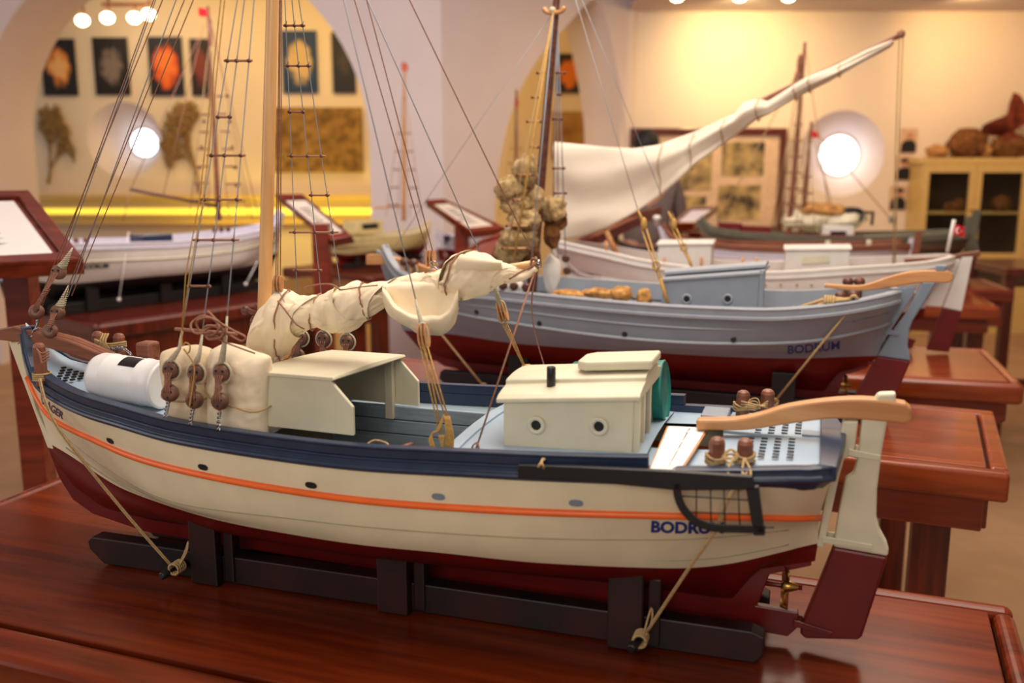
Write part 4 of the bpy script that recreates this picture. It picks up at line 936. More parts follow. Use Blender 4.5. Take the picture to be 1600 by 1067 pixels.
# grey boat mast and rigging
GMT = np.array(G.at(880, -120)); GMF = np.array(G.at(829, 470)); P = [GMF+(GMT-GMF)*t for t in np.linspace(0, 1, 10)]
b = B(); b.tube(P, [.0145-.007*t for t in np.linspace(0, 1, 10)], 12); gm = ob('mast', b, MT['darkbrown'], gb, G, label='reddish brown mast')
b = B(); c = np.array(G.at(868, 17)); b.tube(cr([c+[-.028, .01, .006], c+[-.018, .012, -.004], c+[0, .012, -.006], c+[.018, .012, -.004], c+[.028, .01, .006]], 12), .006, 6); b.ball(c+[-.004, .012, 0], .009, 6, 1); ob('crosstree', b, [MT['tillerwood'], MT['serving']], gm, G)
GTOP = np.array(G.at(868, 14))
for (px, py), v, m in (((799, 430), .165, 'yrope'), ((782, 440), .165, 'rope'), ((828, 436), .165, 'wire'), ((884, 405), -.165, 'wire'), ((862, 412), -.165, 'wire'), ((872, 408), -.165, 'wire')):
    thin(G, gb, 'shroud', [G.at(px, py, v), GTOP+[0, v*.08, 0]], .0016 if m != 'yrope' else .003, m)
def gshroud(y, x, v): return np.array(G.at(x, y, v*min(max((y-10)/420, 0), 1)))
for y, a, z, v in ((114, 838, 852, .16), (152, 830, 842, .16), (190, 822, 847, .16), (230, 828, 843, .16), (273, 806, 834, .16), (312, 800, 818, .16), (353, 790, 829, .16), (388, 783, 826, .16), (114, 868, 884, -.16), (148, 870, 878, -.16), (186, 862, 880, -.16), (263, 863, 883, -.16), (302, 865, 886, -.16)):
    b = B(); b.rod(gshroud(y, a, v), gshroud(y, z, v), .0028, 6); 
    for x in (a+2, z-2): b.ball(gshroud(y, x, v), .004, 5, 1)
    ob('ratline', b, [MT['tillerwood'] if v > 0 else MT['brown'], MT['darkbrown']], gb, G)
for px, py in ((884, 404), (886, 423), (863, 411), (864, 426)):
    b = B(); deadeye(b, G.at(px, py, -.165), .011); ob('deadeye', b, [MT['darkbrown'], MT['dark']], gb, G)
for px, py in ((786, 446), (803, 447), (822, 449)):
    b = B(); deadeye(b, G.at(px, py, .165), .011); ob('deadeye', b, [MT['darkbrown'], MT['dark']], gb, G)
thin(G, gb, 'forestay', [GTOP, G.at(606, 402)], .0009, 'wire')
for (sx, sy), (bx, by), (ex, ey), v in (((996, 326), (1006, 350), (1045, 480), .13), ((1044, 330), (1053, 350), (1084, 424), -.15)):
    Z = np.array(G.at(bx, by, v)); S_ = np.array(G.at(sx, sy, v)); thin(G, gb, 'backstay', [S_, np.array(G.at(873, -90))], .0009, 'wire')
    b = B(); b.tube([S_, Z], [.002, .006], 7); b.ball(Z, (.008, .008, .016), 7); ob('pulley_block', b, MT['yrope'], gb, G)
    b = B(); E_ = np.array(G.at(ex, ey, v))
    for k in (-1, 1): b.tube([Z+[.006*k, 0, -.01], Z*.35+E_*.65+[.003*k, 0, 0], E_+[.002*k, 0, 0]], .0022, 5)
    b.tube([Z*.35+E_*.65, E_], .0045, 6); b.tube(loops(Z*.5+E_*.5, .010, 10, 2, 6), .0016, 5); ob('tackle', b, MT['yrope'], gb, G)
for lab, a, z, va, vz in (('brown rope from the grey boat bow down to its cradle, seen below the furled sail', (688, 520), (756, 604), .10, .10), ('hemp rope slanting down from the grey boat stern bitts past its lettering', (1328, 482), (1210, 628), .125, .13)):
    b = B(); b.tube([G.at(*a, va), G.at(*z, vz)], .0028, 6); c = np.array(G.at(*z, vz)); b.tube([c+[.008*math.cos(t), .003*t/6, .008*math.sin(t)] for t in np.linspace(0, 6.2, 14)], .0028, 5)
    tag(ob('tie_rope', b, MT['rope'], None, G), lab, 'rope')
# sponges on the rigging and the deck
def blob(name, fr, c, r, m, label, cat, group=None, seed=0, rough=.28, n=16, sq=.2, extra=None):
    b = B(); o = Vector((seed*3.1, seed*1.7, 0))
    fn = lambda q: 1+rough*noise.noise(Vector(q)*1.6+o)+rough*.6*noise.noise(Vector(q)*4+o)+rough*.35*noise.noise(Vector(q)*9+o)
    b.ball(c, r, n, 0, fn); x = ob(name, b, MT[m], None, fr); return tag(x, label, cat, group)
for i, (px, py, v, rx, rz, m, lab) in enumerate(((822, 268, .06, .034, .040, 'sponge', 'pointed tan sponge at the top of the bunch hung on the grey boat mast'), (797, 296, .07, .036, .034, 'sponge', 'pale round sponge sticking out left in the bunch on the grey mast'), (806, 320, .06, .040, .028, 'sponge', 'flat tan sponge below the pale round one in the mast bunch'), (835, 312, .04, .024, .036, 'sponge', 'narrow brownish sponge next to the brown mast on its left'),
        (864, 328, -.03, .036, .036, 'sponge', 'dense tan sponge tied to the right side of the brown mast'), (868, 342, -.04, .030, .030, 'spongedark', 'darker sponge under the tan one right of the brown mast'), (818, 343, .07, .044, .028, 'sponge', 'broad sponge in the middle of the bunch left of the mast'), (812, 372, .06, .050, .030, 'sponge', 'wide fluffy sponge low in the bunch above the gaff tip'), (797, 392, .05, .042, .034, 'sponge', 'lowest rounded sponge of the bunch, behind the gaff tip'), (826, 395, .02, .030, .036, 'spongedark', 'brownish sponge at the foot of the bunch beside the mast'), (862, 368, -.03, .022, .034, 'spongedark', 'small brown sponge hanging low right of the grey boat mast'))):
    blob('natural_sponge', G, G.at(px, py, v), (rx, rx*.8, rz), m, lab, 'sponge', 'sponges hung in the grey boat rigging', i, .34)
for i, (px, py, v, r, m, lab) in enumerate(((887, 458, .03, (.045, .03, .014), 'sponge2', 'low amber sponge mound on the grey deck nearest the mast'), (938, 456, .0, (.05, .018, .012), 'sponge2', 'long amber log-shaped sponge on the grey boat deck'), (971, 457, .0, (.030, .026, .020), 'sponge2', 'round amber sponge on deck right of the log-shaped one'), (924, 469, .07, (.014, .012, .007), 'sponge2', 'tiny amber sponge crumb on the near side of the grey deck'), (977, 474, .06, (.036, .016, .008), 'sponge2', 'flat amber sponge slice on the near edge of grey deck'), (1007, 465, .02, (.018, .018, .030), 'sponge2', 'upright amber sponge just left of the grey deckhouse'))):
    p = np.array(G.at(px, py, v)); p[2] = max(gsh.w(p[0])-.016+r[2]*.9, p[2]-.004)
    blob('natural_sponge', G, p, r, m, lab, 'sponge', 'sponges lying on the grey boat deck', 20+i, .25)
for i, (px, py, v, r, lab) in enumerate(((862, 428, -.07, (.024, .02, .05), 'tall white cloth bag on the grey boat, right of its mast'), (806, 450, .10, (.022, .016, .024), 'white cloth bag behind the grey boat near rail, left of mast'), (784, 450, .10, (.018, .016, .022), 'smaller white cloth bag beside the gaff tip on the grey boat'))):
    p = np.array(G.at(px, py, v)); blob('cloth_bag', G, p, r, 'whitehull', lab, 'bag', 'white bags on the grey boat', 40+i, .15)

# ------------------------------------------------------------------ white boat with the long yard
Wf = Frame((.372, 3.25, TT), 15); ws = .965
wb = empty('model_boat', Wf); tag(wb, 'white model boat with long yard and loosely furled sail, behind the grey boat', 'model boat')
w0 = solve_row(Wf, [(866, 384), (874, 388), (890, 391), (910, 396), (960, 407), (990, 415), (1090, 430), (1190, 437), (1325, 430), (1450, 421), (1490, 412)], [(a, c*ws) for a, c in zip(T1, [.006, .034, .07, .103, .137, .163, .172, .165, .14, .11, .08, .045, .012])])
wr = [xform_row(r, ws) for r in (RS, RP, RW, RB, KE)]
for r in wr[:3]: r[:, 2] += .01
wsh, WBv, _ = kit(Wf, ws, wb, (MT['whitehull'], MT['red'], MT['whitehull'], MT['mahog2'], MT['whitehull']), [w0, mid_row(w0, wr[0], .5, .001)]+wr, deckw=-.018)
cradle(Wf, ws, 'black cradle under the white boat with the yard')
c2 = lambda *ps: [Wf.cl(*p) for p in ps]
b = B(); b.plate(c2((1478, 405), (1500, 404), (1471, 479), (1442, 477)), -.009, .009); ob('stern_post', b, MT['whitehull'], wb, Wf, .002)
b = B(); b.plate(c2((1502, 401), (1520, 400), (1502, 486), (1473, 480)), -.009, .009); wr_ = ob('rudder', b, MT['whitehull'], wb, Wf, .003)
b = B(); b.plate(c2((1473, 480.5), (1502, 486.5), (1482, 550), (1447, 546)), -.009, .009); ob('rudder_blade', b, MT['red'], wr_, Wf, .003, label='dark red lower blade of rudder')
strip_tiller(Wf, wb, [(1413, 404), (1470, 401), (1510, 394), (1531, 391)], [(1413, 411), (1470, 409), (1510, 404), (1531, 400)], MT['brown'], .008)
for (x0, x1, yt, yb, v) in ((1029, 1112, 383, 418, .075), (1228, 1328, 391, 432, .075)):
    q = [Wf.cl(*p, v) for p in ((x0, yt), (x0-3, yb), (x1-2, yb+2), (x1, yt-1))]; b = B(); b.plate(q, -v, v); h_ = ob('cabin', b, MT['whitehull'], wb, Wf, .002)
    b = B(); b.loft([[(u, -v*1.08, w), (u, v*1.08, w), (u, v*1.08, w+.005), (u, 0, w+.012), (u, -v*1.08, w+.005)] for u, w in ((q[0][0]-.006, q[0][1]), (q[3][0]+.006, q[3][1]))]); ob('roof', b, MT['whitehull'], h_, Wf, .001)
b = B(); P = [Wf.at(*p, .0765) for p in ((1252, 413), (1296, 410), (1296, 399), (1254, 401))]; b.prism(P, (0, .002, 0)); ob('window_shutter', b, MT['cream'], wb, Wf)
for px in (1038, 1160, 1182, 947-0, 1096): 
    b = B(); z = 424 if px > 1000 else 398; b.rod(Wf.at(px, z, .09), Wf.at(px, z-22, .09), .005, 6); ob('pin', b, MT['tillerwood'], wb, Wf)
b = B(); b.rod(Wf.at(942, 350, .0), Wf.at(966, 402, .02), .010, 8); ob('prop', b, MT['tillerwood'], wb, Wf, label='short slanting brown wooden strut')
for px in (1196, 1220, 1245, 1268): b = B(); b.ball(px_hull(px, 445, WBv, Wf), .004, 5); ob('fender_eye', b, MT['tillerwood'], wb, Wf)
b = B(); qq = [px_hull(*p, WBv, Wf) for p in ((891, 426), (938, 436), (893, 420), (938, 430))]; text_quad(b, 'SUNGERCI', *qq, bold=.02, lift=hull_lift(WBv, .001)); ob('bow_lettering', b, MT['violet_ink'], wb, Wf)
# yard and sail
A = np.array(Wf.at(1408, 53)); Z = np.array(Wf.at(880, 352)); b = B()
path = cr([Wf.at(*p) for p in ((1410, 53), (1330, 92), (1250, 128), (1150, 178), (1060, 232), (960, 300), (882, 352))], 24)
b.tube([p-np.array([0, .03*min(i/5, 1), 0]) for i, p in enumerate(path)], [.008+.002*t for t in np.linspace(0, 1, 24)], 8); ob('yard', b, MT['brown'], wb, Wf)
SL = [(868, 222, 366), (880, 223, 374), (910, 226, 371), (950, 230, 357), (990, 232, 335), (1030, 226, 308), (1060, 215, 284), (1090, 204, 256), (1120, 190, 234), (1150, 176, 212), (1162, 160, 204), (1185, 154, 186), (1200, 158, 180), (1240, 132, 156), (1262, 119, 144), (1300, 104, 126), (1350, 80, 98), (1394, 62, 73)]
xs = np.linspace(868, 1394, 120); yt = np.interp(xs, [q[0] for q in SL], [q[1] for q in SL]); yb = np.interp(xs, [q[0] for q in SL], [q[2] for q in SL]); rings = []
for x, a_, z_ in zip(xs, yt, yb):
    u, w1 = Wf.cl(x, a_); _, w0_ = Wf.cl(x, z_); h = (w1-w0_)/2; cw = (w1+w0_)/2; fl = min(h*1.05, .034); rg = []
    for k in range(40):
        t = 2*math.pi*k/40; yy = math.sin(t); wav = .012*math.sin(yy*4+x*.006)*min(h/.08, 1)+.010*noise.noise(Vector((x*.012, yy*2.5, 0))); tw = .006*math.sin(t*2+x*.05)
        rg.append((u+.010*noise.noise(Vector((yy*2, x*.01, 5))), math.cos(t)*fl*(.6 if h > .06 else 1)+wav+tw, cw+yy*h))
    rings.append(rg)
b = B(); b.loft(rings, 0, True); sl = ob('loose_sail', b, MT['sailwhite'], wb, Wf, label='long white canvas sail gathered along slanting yard')
for x in (1030, 1078, 1130, 1180, 1240, 1262, 1310):
    i = int(np.argmin(abs(xs-x))); rg = np.array(rings[i]); c = rg.mean(0); b = B(); b.tube([c+(p-c)*1.05+np.array([.012*math.sin(2*math.pi*j/40), 0, 0]) for j, p in enumerate(rg[::2])], .0022, 5, closed=True); ob('lashing', b, MT['rope'], sl, Wf)
for x in ((1405, 60, 1395, 420), (1411, 58, 1398, 428)): thin(Wf, wb, 'sheet', [Wf.at(x[0], x[1]), Wf.at((x[0]+x[2])/2-1, (x[1]+x[3])/2), Wf.at(x[2], x[3], .06)], .0022, 'rope')
b = B(); b.ball(A, .013, 6); ob('yard_knot', b, MT['brope'], wb, Wf)
fl = empty('flag_pole', Wf, None); fl.parent = wb; fl.matrix_local = Matrix.Identity(4)
b = B(); b.rod(Wf.at(1480, 394), Wf.at(1491, 343), .006, 8); ob('pole', b, MT['whitehull'], fl, Wf)
def flag(fr, root, q, nm='flag'):
    b = B(); q = [np.array(p) for p in q]; g = lambda x, y, o=0: (q[0]*(1-x)+q[1]*x)*(1-y)+(q[3]*(1-x)+q[2]*x)*y+np.array([0, .006*math.sin(x*5)+o, 0])
    b.grid([[g(x, y) for y in np.linspace(0, 1, 5)] for x in np.linspace(0, 1, 9)]); f_ = ob(nm, b, MT['flagred'], root, fr)
    b = B(); O_ = [(.40+.22*math.cos(t), .5+.30*math.sin(t)) for t in np.linspace(.6, 2*math.pi-.6, 16)]; I_ = [(.46+.17*math.cos(t), .5+.23*math.sin(t)) for t in np.linspace(.75, 2*math.pi-.75, 16)]
    b.grid([[g(*p, .0015) for p in O_], [g(*p, .0015) for p in I_]])
    s_ = [(.70+.10*(1 if k % 2 == 0 else .4)*math.cos(k*math.pi/5+math.pi), .5+.15*(1 if k % 2 == 0 else .4)*math.sin(k*math.pi/5+math.pi)) for k in range(10)]
    b.fc(b.vs([g(*p, .0015) for p in s_])); ob('crescent_and_star', b, MT['flagwhite'], f_, fr); return f_
flag(Wf, fl, [Wf.at(1488, 366), Wf.at(1507, 371), Wf.at(1508, 354), Wf.at(1491, 350)])

# ------------------------------------------------------------------ boats farther away
def simple_boat(O, deg, s, label, cols, strake=True, deckw=.004, cr_label=None, zk=1.0):
    fr = Frame((*O, TT), deg); root = empty('model_boat', fr); tag(root, label, 'model boat')
    sh, bv, rw = kit(fr, s, root, cols, [xform_row(r, s)*np.array([1, 1, zk]) for r in (R0, mid_row(R0, RS, .5, .001), RS, RP, RW, RB, KE)] if zk != 1 else None, deckw=deckw, strake=strake)
    b = B(); b.plate([(u*s, w*s) for u, w in ((1.02, .30), (1.04, .30), (1.025, .16), (1.0, .13), (.99, .13))], -.008, .008); ob('stern_post', b, cols[0], root, fr)
    b = B(); b.plate([(u*s, w*s) for u, w in ((1.045, .33), (1.078, .33), (1.066, .2), (1.085, .145), (1.02, .135), (1.04, .28))], -.009, .009); r_ = ob('rudder', b, cols[2], root, fr)
    b = B(); b.plate([(u*s, w*s) for u, w in ((1.02, .135), (1.085, .145), (1.057, .02), (.986, .012))], -.009, .009); ob('rudder_blade', b, cols[1], r_, fr)
    cradle(fr, s, cr_label); return fr, root, sh, bv
# lavender hull
L4 = Frame((.66, 4.43, TT), 13)
f7, b7, s7, v7 = simple_boat((.865, 4.42), 12, .885, 'pale lavender model boat with thin brown rail, between the white and olive boats', (MT['lavender'], MT['red'], MT['brown'], MT['mahog2'], MT['lavender']), cr_label='cradle under the pale lavender boat')
b = B(); b.lathe([(.012, 0), (.012, .03), (.02, .036), (.014, .05)], (-.2, 0, .30), (0, 0, 1), 10); ob('stem_post', b, MT['whitehull'], b7, f7)
b = B(); qq = [px_hull(*p, v7, f7) for p in ((1343, 406), (1372, 405), (1343, 401), (1372, 400))]; text_quad(b, 'BODRUM', *qq, bold=.02, lift=hull_lift(v7, .001)); ob('name_lettering', b, MT['violet_ink'], b7, f7)
for u, h in ((.55, .03), (.72, .028)): b = B(); b.box((u, .1, s7.w(u)+.03), (.02, .02, h)); ob('bitt', b, MT['cream'], b7, f7, .003)
# olive hull with two masts
f8, b8, s8, v8 = simple_boat((1.20, 5.03), 9, 1.08, 'olive grey two-masted model boat below the round window', (MT['olive'], MT['red'], MT['olive'], MT['cream'], MT['brown']), cr_label='cradle under the olive two-masted boat', zk=.80)
def mast_rig(fr, root, foot, top, r, ms, label=None, span=.14, n=5, rung=True, tip=None):
    F0 = np.array(foot); T0 = np.array(top); b = B(); b.tube([F0+(T0-F0)*t for t in np.linspace(0, 1, 8)], [r*(1-.5*t) for t in np.linspace(0, 1, 8)], 10); m_ = ob('mast', b, ms, root, fr)
    for sg in (1, -1):
        bots = [np.array([F0[0]+d, sg*span, F0[2]+.03]) for d in (-.05, .05)]
        for q in bots: thin(fr, root, 'shroud', [q, F0+(T0-F0)*.85], .0022, 'rope')
        if rung:
            for k in range(n):
                t = .08+.7*k/n; A, Z = [q+(F0+(T0-F0)*.85-q)*t for q in bots]; b = B(); b.rod(A, Z, .004, 5); ob('ratline', b, MT['brown'], root, fr)
    return m_
mast_rig(f8, b8, f8.at(1232, 372), f8.at(1258, 66), .016, MT['brown'], n=7)
mast_rig(f8, b8, f8.at(1251, 372), f8.at(1268, 190), .014, MT['brown'], n=4)
for a, z in (((1258, 70), (1205, 360)), ((1258, 70), (1300, 360)), ((1258, 90), (1120, 350)), ((1266, 195), (1225, 360)), ((1266, 195), (1310, 358)), ((1258, 120), (1215, 350)), ((1266, 195), (1400, 352))): thin(f8, b8, 'stay', [f8.at(*a), f8.at(*z)], .003, 'rope')
b = B(); b.ball(f8.at(1246, 130), (.02, .02, .07), 7); b.ball(f8.at(1250, 100), (.016, .016, .05), 7); ob('furled_topsail', b, MT['brown'], b8, f8)
for p in ((1256, 128), (1266, 204)):
    q = np.array(f8.at(*p)); b = B(); b.grid([[q+[x*.05, .006*math.sin(x*5), -z*.03-x*.01] for z in (0, .5, 1)] for x in np.linspace(0, 1, 5)]); ob('pennant', b, MT['flagred'], b8, f8)
b = B(); q = [f8.cl(*p, .08) for p in ((1287, 353), (1285, 374), (1335, 376), (1334, 353))]; b.plate(q, -.08, .08); ca = ob('cabin', b, MT['whitehull'], b8, f8, .004)
b = B(); b.prism([f8.at(*p, .081) for p in ((1297, 361), (1297, 371), (1322, 371), (1322, 361))], (0, .003, 0)); ob('cabin_window', b, MT['dark'], ca, f8)
for i, (x0, x1, y0, y1, v, m) in enumerate(((1122, 1160, 347, 357, .05, 'red'), (1155, 1205, 352, 362, .05, 'red'), (1225, 1350, 366, 376, .12, 'red'))):
    b = B(); q = [f8.cl(*p, v) for p in ((x0, y0), (x0, y1), (x1, y1+2), (x1, y0+2))]; b.plate(q, v-.03, v); ob('coaming', b, MT[m], b8, f8, .002)
for i, (px, py, r, m, lab) in enumerate(((1262, 345, (.12, .08, .05), 'cream', 'cream tarpaulin heap on the olive boat amidships'), (1318, 342, (.11, .08, .05), 'cream', 'cream tarpaulin heap behind the small white cabin'), (1290, 330, (.13, .07, .04), 'sponge2', 'tan heap of sponges on top of the olive boat tarpaulins'))):
    blob('deck_heap', f8, f8.at(px, py, -.02), r, m, lab, 'heap', None, 60+i, .3)
b = B(); b.tube([f8.at(1345, 345, .05), f8.at(1347, 332, .05), f8.at(1364, 332, -.05), f8.at(1362, 352, -.05)], .008, 6); ob('awning_frame', b, MT['black'], b8, f8)
b = B(); b.ball(f8.at(1330, 330, 0), (.06, .05, .022), 8); tag(ob('dinghy', b, MT['dark'], None, f8), 'small dark dinghy lashed on top of the olive boat load', 'dinghy')
# left boat with black bottom
d5 = np.array([.62, .784]); S5 = np.array([-1.85, 3.75])-d5*.10; s5 = 1.04
f5, b5, s5h, v5 = simple_boat(S5+d5*1.03*s5, 128.4, s5, 'white model boat with black bottom and pale blue rudder, left table', (MT['whitehull'], MT['black'], MT['lavender'], MT['lavender'], MT['cream']), deckw=-.02, cr_label='black cradle under the left white boat')
for o in [c for c in b5.children if c.name.startswith('rudder')]: o.data.materials[0] = MT['paleblue']
b = B(); b.tube(cr([(1.09*s5, 0, .335*s5), (1.02*s5, 0, .33*s5), (.93*s5, 0, .29*s5), (.84*s5, 0, .285*s5)], 12), [.014]*5+[.011]*4+[.008]*3, 8); ob('tiller', b, MT['brown'], b5, f5)
b = B(); b.box((.52, -.06, .265), (.14, .1, .055)); ob('hatch', b, MT['navy'], b5, f5, .003)
b = B(); c = f5.at(270, 346, 0); 
V_, F_ = text_mesh('BODRUM', .03)
def lift5(p):
    h = v5.ray_cast(Vector((p[0], -1, p[2])), Vector((0, 1, 0))); return np.array([p[0], (h[0].y if h[0] else p[1])-.001, p[2]])
def px5(px, py):
    y = -.12
    for _ in range(6):
        u, w = f5.cl(px, py, y); h = v5.ray_cast(Vector((u, -1, w)), Vector((0, 1, 0)))
        if h[0]: y = .4*y+.6*h[0].y
    u, w = f5.cl(px, py, y); return np.array([u, y, w])
b = B(); text_quad(b, 'BODRUM', *[(u*s5, 0, w*s5) for u, w in ((.835, .172), (.74, .170), (.835, .192), (.74, .190))], bold=.04, lift=lift5); ob('name_lettering', b, MT['dark'], b5, f5)
for u in (.83, .87): b = B(); b.lathe([(.009, 0), (.009, .04), (.012, .044), (.009, .056)], (u, -.105, .245), (0, 0, 1), 8); ob('bitt', b, MT['brown'], b5, f5, .002)
for u in (.2, .235, .27): b = B(); deadeye(b, (u, -.15, .30), .011, (0, -1, 0)); ob('deadeye', b, [MT['darkbrown'], MT['dark']], b5, f5)
mf, mt_ = f5.at(342, 345), f5.at(325, 10)
mast_rig(f5, b5, mf, mt_, .013, MT['brown'], n=7, span=.15)
b = B(); b.rod(f5.at(338, 322), f5.at(204, 296), .007, 8); bm_ = ob('boom', b, MT['darkbrown'], b5, f5)
for (a, z) in (((204, 296), (310, 60)), ((204, 298), (192, 345)), ((255, 305), (318, 40)), ((338, 322), (330, 30)), ((395, 345), (330, 40)), ((402, 330), (328, 30))): thin(f5, b5, 'stay', [f5.at(*a), f5.at(*z)], .0018, 'brope')
q = np.array(f5.at(326, 14)); b = B(); b.grid([[q+[x*.055, .004*math.sin(x*5), -z*.035] for z in (0, .5, 1)] for x in np.linspace(0, 1, 5)]); ob('pennant', b, MT['flagred'], b5, f5)
for y in (150, 190, 230, 262, 290):
    for dx in (-20, 22): b = B(); b.ball(f5.at(338+dx*(y/200), y, 0), .008, 5); ob('bead', b, MT['darkbrown'], b5, f5)
for lab, a, z in (('white cord from the left boat quarter bitts to its table', (201, 362), (186, 468)), ('white cord from the left boat bow to its table beside the mast', (403, 408), (384, 444))):
    b = B(); P0, P1 = f5.at(*a, -.16), f5.at(*z, -.19); b.tube([P0, P1], .0022, 6); c = np.array(P1); b.ball(c, .008, 6); tag(ob('tie_rope', b, MT['whitehull'], None, f5), lab, 'rope')
# yellow boat and its neighbour
S6 = np.array([-1.02, 5.36]); f6, b6, s6h, v6 = simple_boat(S6+d5*1.03*.66, 128.4, .66, 'small pale yellow model boat by the pillar', (MT['yellowhull'], MT['red'], MT['yellowhull'], MT['cream'], MT['yellowhull']), cr_label='cradle under the small pale yellow boat')
b = B(); b.box((.42, 0, .225), (.2, .12, .07)); ca = ob('cabin', b, MT['yellowhull'], b6, f6, .004); b = B(); b.box((.42, -.062, .23), (.12, .004, .028)); ob('cabin_window', b, MT['dark'], ca, f6)
mast_rig(f6, b6, f6.at(631, 345), f6.at(632, 96), .014, MT['tillerwood'], n=5, span=.1)
b = B(); b.rod(f6.at(632, 322), f6.at(585, 325), .006, 6); ob('boom', b, MT['tillerwood'], b6, f6)
q = np.array(f6.at(632, 99)); b = B(); b.grid([[q+[x*.05-.025, 0, -z*.045] for z in (0, .5, 1)] for x in np.linspace(0, 1, 5)]); ob('pennant', b, MT['flagred'], b6, f6)
S9 = np.array([-.42, 5.72]); f9, b9, s9h, v9 = simple_boat(S9+d5*1.03*.6, 128.4, .6, 'small white model boat right of the pale yellow one', (MT['lavender'], MT['red'], MT['lavender'], MT['lavender'], MT['lavender']), cr_label='cradle under the small white far boat')
mast_rig(f9, b9, f9.at(806, 345), f9.at(807, 140), .013, MT['brown'], n=5, span=.1)
q = np.array(f9.at(807, 155)); b = B(); b.grid([[q+[x*.04-.02, 0, -z*.045] for z in (0, .5, 1)] for x in np.linspace(0, 1, 5)]); ob('pennant', b, MT['flagred'], b9, f9)

# ------------------------------------------------------------------ lecterns
def lectern(label, q, post, pz, m='mahog2', pw=.075, lines=True, sheet='sheet'):
    """q: four corners of the sloping top (far-left, far-right, near-right, near-left)"""
    q = [np.array(p, float) for p in q]; n_ = np.cross(q[2]-q[3], q[0]-q[3]); n_ /= np.linalg.norm(n_); n_ *= np.sign(n_[2])
    c = sum(q)/4; root = empty('lectern', None, (post[0], post[1], 0)); tag(root, label, 'lectern')
    g = lambda x, y, o=0: (q[3]*(1-x)+q[2]*x)*(1-y)+(q[0]*(1-x)+q[1]*x)*y+n_*o
    b = B(); b.prism([g(0, 0, -.03), g(1, 0, -.03), g(1, 1, -.03), g(0, 1, -.03)], n_*.03); ob('board', b, MT[m], root)
    b = B(); f = .09; o4 = [(0, 0), (1, 0), (1, 1), (0, 1)]; i4 = [(f, f), (1-f, f), (1-f, 1-f), (f, 1-f)]
    for k in range(4):
        a, b_, c_, d = o4[k], o4[(k+1) % 4], i4[(k+1) % 4], i4[k]; b.prism([g(*a), g(*b_), g(*c_), g(*d)], n_*.012)
    ob('frame', b, MT[m], root, ROOM, .003)
    b = B(); b.prism([g(f*1.4, f*1.4), g(1-f*1.4, f*1.4), g(1-f*1.4, 1-f*1.4), g(f*1.4, 1-f*1.4)], n_*.003); sh_ = ob('sheet', b, MT[sheet], root)
    if lines:
        b = B()
        for k in range(7): y = .25+k*.07; b.prism([g(.3, y, .0035), g(.3+.4*random.uniform(.6, 1), y, .0035), g(.68, y+.02, .0035), g(.3, y+.02, .0035)], n_*.0004)
        ob('printed_text', b, MT['ink'], sh_)
    b = B(); top = min(pz, c[2]-.02); b.box((post[0], post[1], top/2), (pw, pw, top)); ob('post', b, MT[m], root, ROOM, .004)
    b = B(); b.box((post[0], post[1], .02), (.3, .3, .04)); ob('base', b, MT[m], root, ROOM, .006)
A = np.array([-1.063, 2.38, 1.20]); up_ = np.array([-.33, .42, .155]); wd = np.array([-.36, -.24, 0])
lectern('wooden lectern with a white printed sheet, at the left edge of the photo', [A+up_+wd, A+up_, A, A+wd], (-1.337, 2.60), 1.26, pw=.068, sheet='paper')
Q = lambda px, py, y: aty(px, py, y)
lectern('lectern with framed sheet between the left boat and the yellow boat', [Q(431, 306, 4.6), Q(474, 306, 4.6), Q(551, 371, 4.2), Q(518, 378, 4.2)], (-.84, 4.25), 1.2)
lectern('lectern with framed sheet right of the yellow boat, before the pillar', [Q(665, 315, 5.2), Q(694, 313, 5.2), Q(790, 358, 4.85), Q(735, 364, 4.85)], (Q(722, 400, 5.0)[0], 5.0), 1.15)
lectern('dark red sloping lectern under the loose white sail', [Q(985, 338, 4.5), Q(1034, 326, 4.6), Q(935, 372, 4.1), Q(890, 384, 4.0)], (Q(965, 380, 4.3)[0], 4.3), 1.05, m='mahogdark', lines=False, sheet='brown')
lectern('red lectern with a pale sheet below the framed photographs', [Q(1078, 326, 5.6), Q(1122, 324, 5.7), Q(1085, 352, 5.25), Q(1050, 352, 5.2)], (Q(1085, 360, 5.5)[0], 5.5), 1.05, lines=False, sheet='lavender')
lectern('red wooden lectern behind the sponge bunch, left of the brown mast', [Q(752, 378, 3.9), Q(790, 366, 4.0), Q(760, 412, 3.55), Q(700, 416, 3.5)], (Q(745, 420, 3.8)[0], 3.8), 1.0, m='mahog2', lines=False, sheet='mahog2')
# ================================================================== the room
def struct(name, b, m, bev=0):
    o = ob(name, b, m, None, ROOM, bev); o['kind'] = 'structure'; return o
Y1, Y2, YB, YR = 6.8, 7.55, 10.0, 8.3; XL, XR = -4.4, 4.9; ZC, ZR = 3.05, 2.66
b = B(); b.box(((XL+XR)/2, 4.0, -.05), (XR-XL+.4, 13.2, .1)); struct('floor', b, MT['floor'])
b = B(); b.box(((XL+XR)/2, 2.4, ZC+.05), (XR-XL+.4, 9.6, .1)); struct('ceiling', b, MT['ceil'])
b = B(); b.box((-1.6, 8.9, 3.4), (6.6, 3.2, .1)); struct('ceiling_back', b, MT['wallwarm'])
xk = hx(985, YR)-.05
b = B(); b.box(((xk+XR)/2+.1, 7.6, ZR+.06), (XR-xk+.2, 1.7, .12)); b.box(((xk+XR)/2+.1, 6.8, (ZR+ZC)/2+.05), (XR-xk+.2, .1, ZC-ZR+.1)); struct('ceiling_bay', b, MT['ceil'])
b = B(); b.box((XL-.1, 3.0, 1.6), (.2, 9.6, 3.4)); struct('wall_left', b, MT['wall'])
b = B(); b.box((XR+.1, 3.4, 1.6), (.2, 10.4, 3.4)); struct('wall_right', b, MT['wallwarm'])
